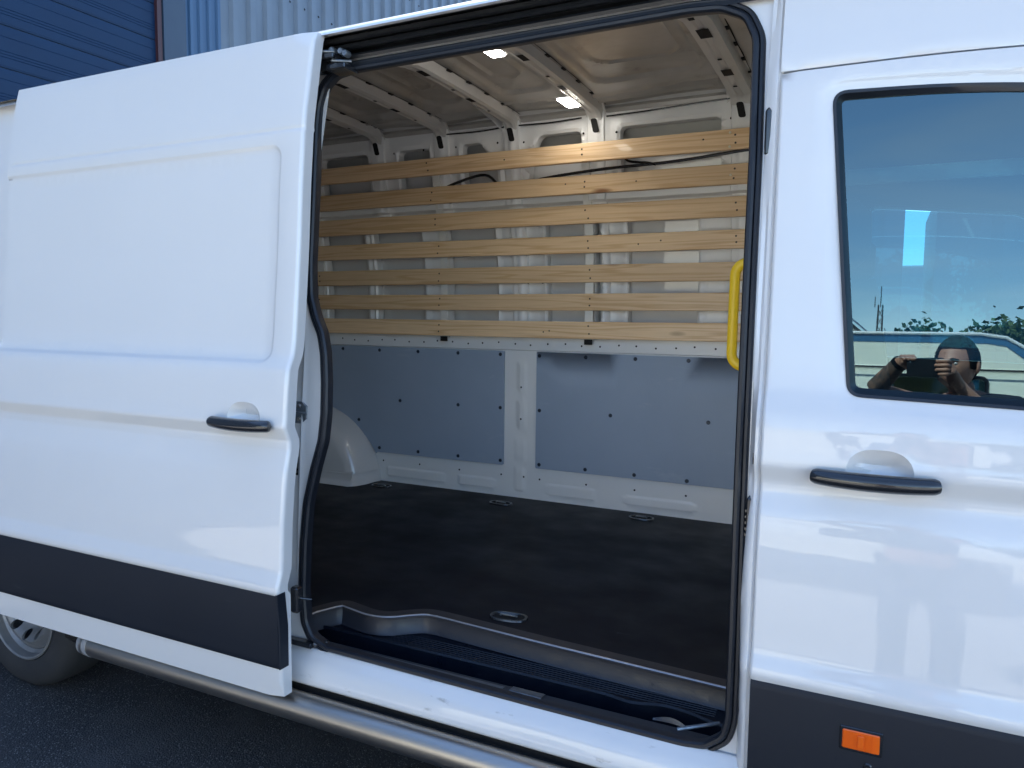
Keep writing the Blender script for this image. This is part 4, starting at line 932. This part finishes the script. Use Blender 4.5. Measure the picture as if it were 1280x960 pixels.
mb = MB(); mb.box((WX-.1, .95, 7.2), (WX+.04, 7.25, 11.6)); mb.build('door_head', BLUED, wh)
mb = MB(); mb.box((WX-9.1, -40.1, 11.6), (WX+.15, 26.1, 11.85)); mb.build('roof_edge', CORRD, wh)

CONT = mat('container_paint', (.03, .075, .13), .6, noise=(1.5, (.024, .06, .10), .3))
def container(x0, x1, y0, label):  # containers added to darken the view through the cab windows
    t = thing('added_container', ((x0+x1)/2, y0+1.2, 0), label, 'container', 'added containers blocking sky behind the van')
    pr = []
    x = x0+.12
    while x < x1-.12: pr += [(x, 0), (x+.07, 0), (x+.14, .036), (x+.21, .036)]; x += .28
    mb = MB(); mb.loft([[(a, y0+.01+d, z) for a, d in pr] for z in (.16, 2.46)], False); mb.build('corrugated_side', CONT, t, 10)
    mb = MB(); mb.box((x0, y0, 0), (x1, y0+.1, .16)); mb.box((x0, y0, 2.46), (x1, y0+.1, 2.59)); mb.box((x0, y0, .16), (x0+.13, y0+.13, 2.46)); mb.box((x1-.13, y0, .16), (x1, y0+.13, 2.46)); mb.build('frame', CONT, t)
    mb = MB(); mb.box((x0+.02, y0+.06, .02), (x1-.02, y0+2.4, 2.58)); mb.build('shell', CONT, t)
container(-5.66, .40, 4.4, 'dark blue container added behind the cargo bay to block sky seen through the cab')
container(.60, 6.66, 4.4, 'dark blue container added to block sky seen through both cab windows')
mb = MB(); mb.box((-2.0, 8.0, 0), (6.0, 8.2, 2.25), .02); tag(mb.build('filler_wall', mat('pale_wall', (.45, .50, .48), .8)), 'pale low wall added to fill the gap between the two containers', 'wall')  # low wall added to close the gap below the sky patch
# ------------------------------------------------------------------ things that show in the glass and paint
# cream van parked opposite
cv = thing('parked_van', (-1.0, -6.2, 0), 'cream van with a blue roof band parked opposite, mirrored in the cab window', 'van')
Y0 = -5.5
so = [(-3.6, .45), (-2.9, .45)]+[(-2.45+.45*math.cos(a), .42+.42*math.sin(a)) for a in np.linspace(math.pi, 0, 12)]+[(-1.9, .4), (.5, .4)]+[(.98+.42*math.cos(a), .42+.40*math.sin(a)) for a in np.linspace(math.pi, 0, 12)]+[(1.5, .42), (1.60, .9), (1.45, 1.25), (1.05, 1.70)]+rnd([(.86, 1.96), (.72, 2.045), (.55, 2.07)], [.05, .1, 0])+[(-3.3, 2.07), (-3.55, 1.95), (-3.68, 1.2)]
def cvs(x, z): return Y0-.10*sst(1.2, 2.1, z)-.05*(1-sst(.4, .9, z))+.012*np.exp(-((z-1.755)/.01)**2)
mb = MB(); panel(mb, so, cvs, [rnd([(-.10, 1.20), (.62, 1.20), (.62, 1.69), (-.10, 1.69)], .06)], zs=np.unique(np.concatenate([np.arange(.5, 2.05, .08), np.arange(1.72, 1.80, .008)])), step=.1, flange=-.05, fdir=(0, 1, 0))
mb.build('body_side', CREAM, cv, 40)
mb = MB(); lo = [(x, z) for x, z in so]
A = [(x, Y0-.04 if z < 1.9 else Y0-.09, z) for x, z in so]; Bq = [(x, Y0-1.75, z) for x, z in so]; mb.loft([A, Bq], True, True); mb.add(Bq, [tuple(range(len(Bq)))]); mb.build('body_shell', CREAM, cv, 40)
mb = MB(); mb.loft([[(x, float(cvs(np.array(x), np.array(z)))+.006, z) for z in (1.985, 2.05)] for x in np.linspace(-3.4, .60, 12)]+[[(.74, Y0-.085, 1.965), (.76, Y0-.085, 2.022)], [(.90, Y0-.07, 1.84), (.93, Y0-.07, 1.90)]]); mb.build('roof_band', BLUST, cv)
mb = MB(); mb.tube([(-3.5, Y0-.085, 2.06), (.55, Y0-.085, 2.065), (.74, Y0-.08, 2.035), (.88, Y0-.07, 1.95), (1.08, Y0-.06, 1.68), (1.46, Y0-.04, 1.24)], .014, 8); mb.build('roof_gutter', mat('white_trim', (.8, .8, .8), .3), cv)
mb = MB(); mb.tube([(-3.6, Y0+.006, 1.755), (1.0, Y0+.006, 1.755)], .008, 6); mb.build('waist_trim', GLOSSB, cv)
wo_ = rnd([(-.10, 1.20), (.62, 1.20), (.62, 1.69), (-.10, 1.69)], .06)
mb = MB(); mb.tube([(x, float(cvs(np.array(x), np.array(z)))+.006, z) for x, z in wo_]+[(wo_[0][0], Y0, wo_[0][1])], .017, 8); wf = mb.build('window_frame', GLOSSB, cv)
mb = MB(); mb.add([(x, Y0-.045, z) for x, z in wo_], [tuple(range(len(wo_)))]); mb.build('window_pane', make_glass('parked_van_glass', (.75, .8, .75), .15), cv)
mb = MB(); mb.box((.52, Y0-.10, 1.18), (.56, Y0-.06, 1.70)); mb.build('window_pillar', BLUST, cv)
for xc in (-2.45, .98):
    mb = MB(); mb.lathe([(.0, .0), (.12, -.01), (.19, .02), (.21, .05), (.28, .06), (.33, .02), (.34, -.12), (.2, -.14)], (xc, Y0-.06, .34), 'y', 32); mb.build('wheel', TYRE, cv)

# grey shed and mast, far across the yard
sh = thing('storage_shed', (-9, -32, 0), 'grey gabled storage shed far across the yard, mirrored at the edge of the cab window', 'building')
mb = MB(); mb.add([(-14, -30, 0), (-2.9, -30, 0), (-2.9, -30, 4.0), (-8.5, -30, 8.8), (-14, -30, 4.2)], [(0, 1, 2, 3, 4)]); mb.add([(-2.9, -30, 0), (-2.9, -44, 0), (-2.9, -44, 4.0), (-2.9, -30, 4.0)], [(0, 1, 2, 3)]); mb.build('wall', GREYW, sh)
mb = MB(); mb.add([(-2.6, -29.7, 3.85), (-8.5, -29.7, 9.0), (-8.5, -44, 9.0), (-2.6, -44, 3.85)], [(0, 1, 2, 3)]); mb.add([(-8.5, -29.7, 9.0), (-14.4, -29.7, 4.0), (-14.4, -44, 4.0), (-8.5, -44, 9.0)], [(0, 1, 2, 3)]); mb.build('roof', CORR, sh)
mt = thing('lattice_mast', (-3.2, -38, 0), 'thin steel lattice mast mirrored in the cab window', 'mast')
mb = MB()
for dx, dy in ((-.18, -.18), (.18, -.18), (.18, .18), (-.18, .18)): mb.tube([(-3.2+dx, -38+dy, 0), (-3.2+dx*.5, -38+dy*.5, 6.1)], .03, 5)
for k in range(14):
    z = .4*k+.3; s = .18*(1-.5*z/6.1); mb.tube([(-3.2-s, -38+s, z), (-3.2+s, -38+s, z+.4)], .015, 4); mb.tube([(-3.2+s, -38-s, z), (-3.2-s, -38-s, z+.4)], .015, 4)
mb.build('lattice', MASTM, mt)
mb = MB(); mb.tube([(-3.2, -38, 6.0), (-3.2, -38, 7.0)], .025, 5); mb.tube([(-3.45, -38, 6.0), (-3.45, -38, 6.5)], .02, 5); mb.tube([(-3.0, -38, 5.0), (-2.6, -38, 4.2)], .02, 5); mb.build('antenna', MASTM, mt)
# trees
def tree(x, y, h, r, m_, label):
    t = thing('leafy_tree', (x, y, 0), label, 'tree', 'trees across the yard')
    mb = MB(); mb.tube([(x, y, 0), (x+.1, y, h*.3), (x, y+.1, h*.6)], [.28, .2, .1], 8)
    for a in range(5):
        an = a*1.3; mb.tube([(x, y, h*.35), (x+r*.5*math.cos(an), y+r*.5*math.sin(an), h*.7)], [.1, .04], 6)
    mb.build('trunk', BARK, t)
    n = 5000; c = rng.randn(26, 3); c /= np.linalg.norm(c, axis=1)[:, None]; c *= rng.uniform(.35, .85, 26)[:, None]
    cl = c[rng.randint(0, 26, n)]; P = cl+rng.randn(n, 3)*.17
    P = P*np.array([r, r, h*.34])+np.array([x, y, h*.64]); P[:, 2] = np.maximum(P[:, 2], h*.18)
    s = rng.uniform(.06, .16, n)[:, None]; a = rng.randn(n, 3); a /= np.linalg.norm(a, axis=1)[:, None]; b = np.cross(a, rng.randn(n, 3)); b /= np.linalg.norm(b, axis=1)[:, None]
    V = np.stack([P-a*s-b*s*.5, P+a*s*.2-b*s*.7, P+a*s+b*s*.3, P-a*s*.1+b*s*.7], 1).reshape(-1, 3)
    mb = MB(); mb.add(V, [(4*i, 4*i+1, 4*i+2, 4*i+3) for i in range(n)]); mesh = bpy.data.meshes.new('crown'); mesh.from_pydata(mb.v, [], mb.f); mesh.materials.append(m_)
    put('crown', mesh, t, (0, 0, 0)); return t
tree(-.9, -31, 4.7, 1.9, LEAF2, 'low round tree nearest the mast in the cab window mirror image')
tree(1.6, -33, 5.1, 2.3, LEAF, 'broad green tree right of the low round one in the mirror image')
tree(5.0, -32, 4.6, 2.4, LEAF2, 'dark tree behind the front end of the cream van')
tree(9.5, -34, 5.6, 2.8, LEAF, 'tall light green tree farthest to the right across the yard')
tree(14.5, -33, 5.0, 2.6, LEAF2, 'dark spreading tree at the far right end of the yard')

# ------------------------------------------------------------------ the photographer, mirrored in the glass
import bmesh
def skinned(name, verts, edges, radii, m_, parent, sub=2, root=0, smooth=True):
    me = bpy.data.meshes.new(name); bm = bmesh.new(); vs = [bm.verts.new(v) for v in verts]; bm.verts.ensure_lookup_table()
    for a, b in edges: bm.edges.new((vs[a], vs[b]))
    ly = bm.verts.layers.skin.verify()
    for v, r in zip(bm.verts, radii):
        v[ly].radius = (r, r) if not hasattr(r, '__len__') else r
        v[ly].use_root = False
    bm.verts[root][ly].use_root = True
    bm.to_mesh(me); bm.free(); me.materials.append(m_)
    o = put(name, me, parent, (0, 0, 0))
    a = o.modifiers.new('skin', 'SKIN'); a.use_smooth_shade = True
    b = o.modifiers.new('sub', 'SUBSURF'); b.levels = sub; b.render_levels = sub
    return o
pe = thing('person', (.50, -2.10, 0), 'short haired man in navy shirt raising a phone, mirrored in the cab window', 'person')
sh_l, sh_r = (.32, -2.08, 1.415), (.66, -2.16, 1.425)
el_l, wr_l = (.10, -1.93, 1.49), (.215, -1.825, 1.625)
el_r, wr_r = (.60, -1.93, 1.34), (.448, -1.835, 1.515)
V_ = [(.50, -2.12, .95), (.50, -2.12, 1.12), (.49, -2.13, 1.30), (.48, -2.12, 1.42), (.455, -2.09, 1.50), (.44, -2.075, 1.555)]
rad = [(.17, .115), (.155, .11), (.175, .115), (.13, .09), .058, .056]
ed = [(0, 1), (1, 2), (2, 3), (3, 4), (4, 5)]
def ch(pts, rs, root): 
    b = len(V_); V_.extend(pts); rad.extend(rs); ed.append((root, b)); ed.extend((b+i, b+i+1) for i in range(len(pts)-1))
ch([sh_l, (.21, -2.0, 1.45), el_l, (.155, -1.878, 1.56), wr_l, (.235, -1.802, 1.638)], [.066, .056, .045, .042, .029, .026], 3)
ch([sh_r, (.64, -2.05, 1.38), el_r, (.525, -1.885, 1.43), wr_r, (.432, -1.815, 1.545)], [.066, .056, .045, .042, .029, .026], 3)
ch([(.41, -2.11, .90), (.40, -2.09, .50), (.39, -2.13, .10)], [.098, .062, .045], 0)
ch([(.59, -2.13, .90), (.61, -2.12, .50), (.63, -2.18, .10)], [.098, .062, .045], 0)
body = skinned('body', V_, ed, rad, SKINM, pe, 2)
# clothing shells
def cloth(name, pts, edg, rs, m_): return skinned(name, pts, edg, rs, m_, pe, 2)
cloth('shirt', [(.50, -2.12, .98), (.50, -2.12, 1.12), (.49, -2.13, 1.30), (.48, -2.12, 1.415), (.46, -2.10, 1.47), sh_l, (.235, -2.02, 1.44), sh_r, (.645, -2.07, 1.385)],
      [(0, 1), (1, 2), (2, 3), (3, 4), (3, 5), (5, 6), (3, 7), (7, 8)], [(.185, .13), (.175, .13), (.195, .135), (.15, .11), .075, .084, .074, .084, .074], SHIRT)
cloth('trousers', [(.50, -2.12, .98), (.41, -2.11, .86), (.40, -2.09, .50), (.39, -2.13, .10), (.59, -2.13, .86), (.61, -2.12, .50), (.63, -2.18, .10)],
      [(0, 1), (1, 2), (2, 3), (0, 4), (4, 5), (5, 6)], [(.18, .13), .112, .08, .07, .112, .08, .07], JEANS)
for x, y in ((.39, -2.10), (.63, -2.15)):
    cloth('shoe', [(x, y-.05, .05), (x, y+.06, .045), (x-.01, y+.17, .03)], [(0, 1), (1, 2)], [.05, .05, .035], SHOE)
# forearm ink and watch on the raised arm
def ring_tube(a, b, r0, r1, m_, nm, k=8):
    mb = MB(); A, B = Vector(a), Vector(b); mb.tube([A.lerp(B, t) for t in np.linspace(0, 1, k)], [r0+(r1-r0)*t for t in np.linspace(0, 1, k)], 18, cap=False); return mb.build(nm, m_, pe, 60)
ring_tube((.108, -1.922, 1.50), (.205, -1.834, 1.615), .046, .034, INKED, 'forearm_tattoo')
ring_tube((.200, -1.838, 1.608), (.212, -1.828, 1.622), .0365, .0355, GLOSSB, 'wrist_watch', 3)
# phone: back of the case towards the van, lens beside the camera position
FW = Vector((F.x, F.y, F.z)); RTv = RT; UP = -DN
pc = CAM-FW*.013+RTv*-.005+UP*-.012
ph = thing('phone', tuple(pc), 'black phone held up in landscape in both hands of the man', 'phone')
def pbox(hw, hh, d0, d1, r=.010, rt=0, up_=0):
    mb = MB(); q = rrect(-hw+rt, -hh+up_, hw+rt, hh+up_, r, 5); n = len(q)
    a = [tuple(pc+RTv*u+UP*v-FW*d0) for u, v in q]; b = [tuple(pc+RTv*u+UP*v-FW*d1) for u, v in q]
    mb.add(a+b, [(i, (i+1) % n, n+(i+1) % n, n+i) for i in range(n)]+[tuple(range(n)), tuple(range(n, 2*n))]); return mb
pbox(.077, .038, 0, .009).build('phone_case', GLOSSB, ph); pbox(.074, .035, .0092, .0096, .008).build('phone_screen', mat('screen_glass', (.02, .02, .03), .1, emit=((.25, .32, .4), .5)), ph)
pbox(.004, .004, -.0015, -.0002, .0035, -.060, .020).build('lens_ring', CHROME, ph)
# hands: palm and five fingers each, round the ends of the phone
def hand(wr, side):
    W = Vector(wr); g_ = pc+RTv*(side*.086)-FW*.022+UP*(-.004 if side > 0 else .020)
    pts = [tuple(W), tuple(W.lerp(g_, .5)), tuple(g_)]; rs = [.026, (.030, .019), (.034, .017)]; edg = [(0, 1), (1, 2)]
    for k in range(4):
        o_ = (k-1.5)*.0185; ln = [.9, 1.0, .95, .75][k]
        if side > 0:
            b0 = g_+UP*(-o_)+RTv*.006; p = [b0, b0+FW*.022*ln+RTv*.004, b0+FW*.030*ln-RTv*.022*ln, b0+FW*.0295*ln-RTv*.045*ln]
        else:
            b0 = g_+UP*(.010)+RTv*(o_*.9); p = [b0, b0+UP*.016+FW*.008, b0+UP*.014+FW*.020+RTv*.015, b0+FW*.0255+RTv*.034*ln-UP*.004]
        b = len(pts); pts += [tuple(q) for q in p]; rs += [.0105, .0095, .0088, .0075]; edg += [(2, b), (b, b+1), (b+1, b+2), (b+2, b+3)]
    b0 = W.lerp(g_, .55)-UP*.02-RTv*side*.004; p = [b0, b0-RTv*side*.018-UP*.018, g_-RTv*side*.036-UP*.046+FW*.004]
    b = len(pts); pts += [tuple(q) for q in p]; rs += [.013, .011, .009]; edg += [(1, b), (b, b+1), (b+1, b+2)]
    return skinned('hand', pts, edg, rs, SKINM, pe, 2)
hand(wr_l, -1); hand(wr_r, 1)
# head with face, ears and hair; looks at the phone
HC = Vector((.425, -2.03, 1.622)); look = (pc-HC); look.z = 0; look.normalize(); lx = look.cross(Vector((0, 0, 1))).normalized()
def headpt(th, ph_):       # th: 0 = face, ph_: elevation
    c, s = math.cos(ph_), math.sin(ph_); f = math.cos(th)*c; l = math.sin(th)*c; z = s
    rx, ry, rz = .078, .100, .122
    if z < 0: rx *= 1-.28*(-z)**1.3; ry *= 1-.10*(-z)
    x = l*rx; y = f*ry; zz = z*rz
    if f > .0:
        fr = max(0, f)
        y *= 1-.07*abs(l)**2
        nz = math.exp(-(l/.13)**2)*math.exp(-((z+.16)/.20)**2); y += .021*nz*(1 if z < .05 else .5)
        y -= .010*(math.exp(-((abs(l)-.34)/.14)**2)*math.exp(-((z-.03)/.10)**2))*fr       # eye sockets
        y += .006*math.exp(-(l/.45)**2)*math.exp(-((z-.17)/.07)**2)                       # brow
        y += .006*math.exp(-(l/.22)**2)*math.exp(-((z+.47)/.05)**2)+.005*math.exp(-(l/.2)**2)*math.exp(-((z+.57)/.05)**2)
        y -= .004*math.exp(-(l/.25)**2)*math.exp(-((z+.52)/.018)**2)
        y += .012*math.exp(-(l/.3)**2)*math.exp(-((z+.80)/.12)**2)
    return HC+lx*x+look*y+Vector((0, 0, zz))
mb = MB(); NU, NV = 72, 56
mb.loft([[tuple(headpt(2*math.pi*k/NU, -math.pi/2+math.pi*(j/NV))) for k in range(NU)] for j in range(NV+1)], True, True); mb.build('head', SKINM, pe, 80)
mb = MB(); rows = []
for j in range(24):
    row = []
    for k in range(NU):
        th = 2*math.pi*k/NU; tt = (th+math.pi) % (2*math.pi)-math.pi; lo_ = .62 if abs(tt) < .95 else (.62-.75*sst(.95, 1.15, abs(tt))-.42*sst(1.7, 2.4, abs(tt)))
        e_ = lo_+(math.pi/2-lo_)*j/23; p = headpt(th, e_); d = (p-HC).normalized(); row.append(tuple(p+d*(.002+.011*sst(0, .25, j/23)+.005*rng.rand())))
    rows.append(row)
mb.loft(rows, True, True); mb.build('hair', HAIR, pe, 80)
for s_ in (-1, 1):
    c0 = HC+lx*(s_*.079)-look*.004+Vector((0, 0, -.004)); mb = MB(); rows = []
    for j in range(9):
        e_ = math.pi*j/8; rows.append([tuple(c0+lx*s_*(.006+.008*math.cos(t)*math.sin(e_)+.006*(1-abs(math.cos(e_))))+look*(.016*math.sin(e_)*math.sin(t)*-1)+Vector((0, 0, .032*math.cos(e_)))) for t in np.linspace(0, 2*math.pi, 12, endpoint=False)])
    mb.loft(rows, True, True); mb.build('ear', SKINM, pe, 80)
    ec = headpt(s_*.36, .035)-look*.004; mb = MB(); mb.lathe([(.0005, .011), (.006, .009), (.0105, .003), (.011, -.003), (.006, -.009)], tuple(ec), 'y', 14); mb.build('eye', mat('eye', (.5, .48, .45), .2) if s_ < 0 else bpy.data.materials['eye'], pe, 80)
    mb = MB(); mb.tube([tuple(headpt(s_*(.17+.08*q), .185+.02*math.sin(q*.8))+look*.003) for q in range(6)], [.0025, .004, .004, .0035, .003, .002], 6); mb.build('eyebrow', HAIR, pe)
mb = MB(); mb.tube([tuple(headpt(t, -.52-.02*math.cos(t*5))+look*.001) for t in np.linspace(-.26, .26, 9)], [.001, .003, .0035, .004, .0035, .004, .0035, .003, .001], 6); mb.build('lips', mat('lips', (.42, .17, .14), .5), pe)
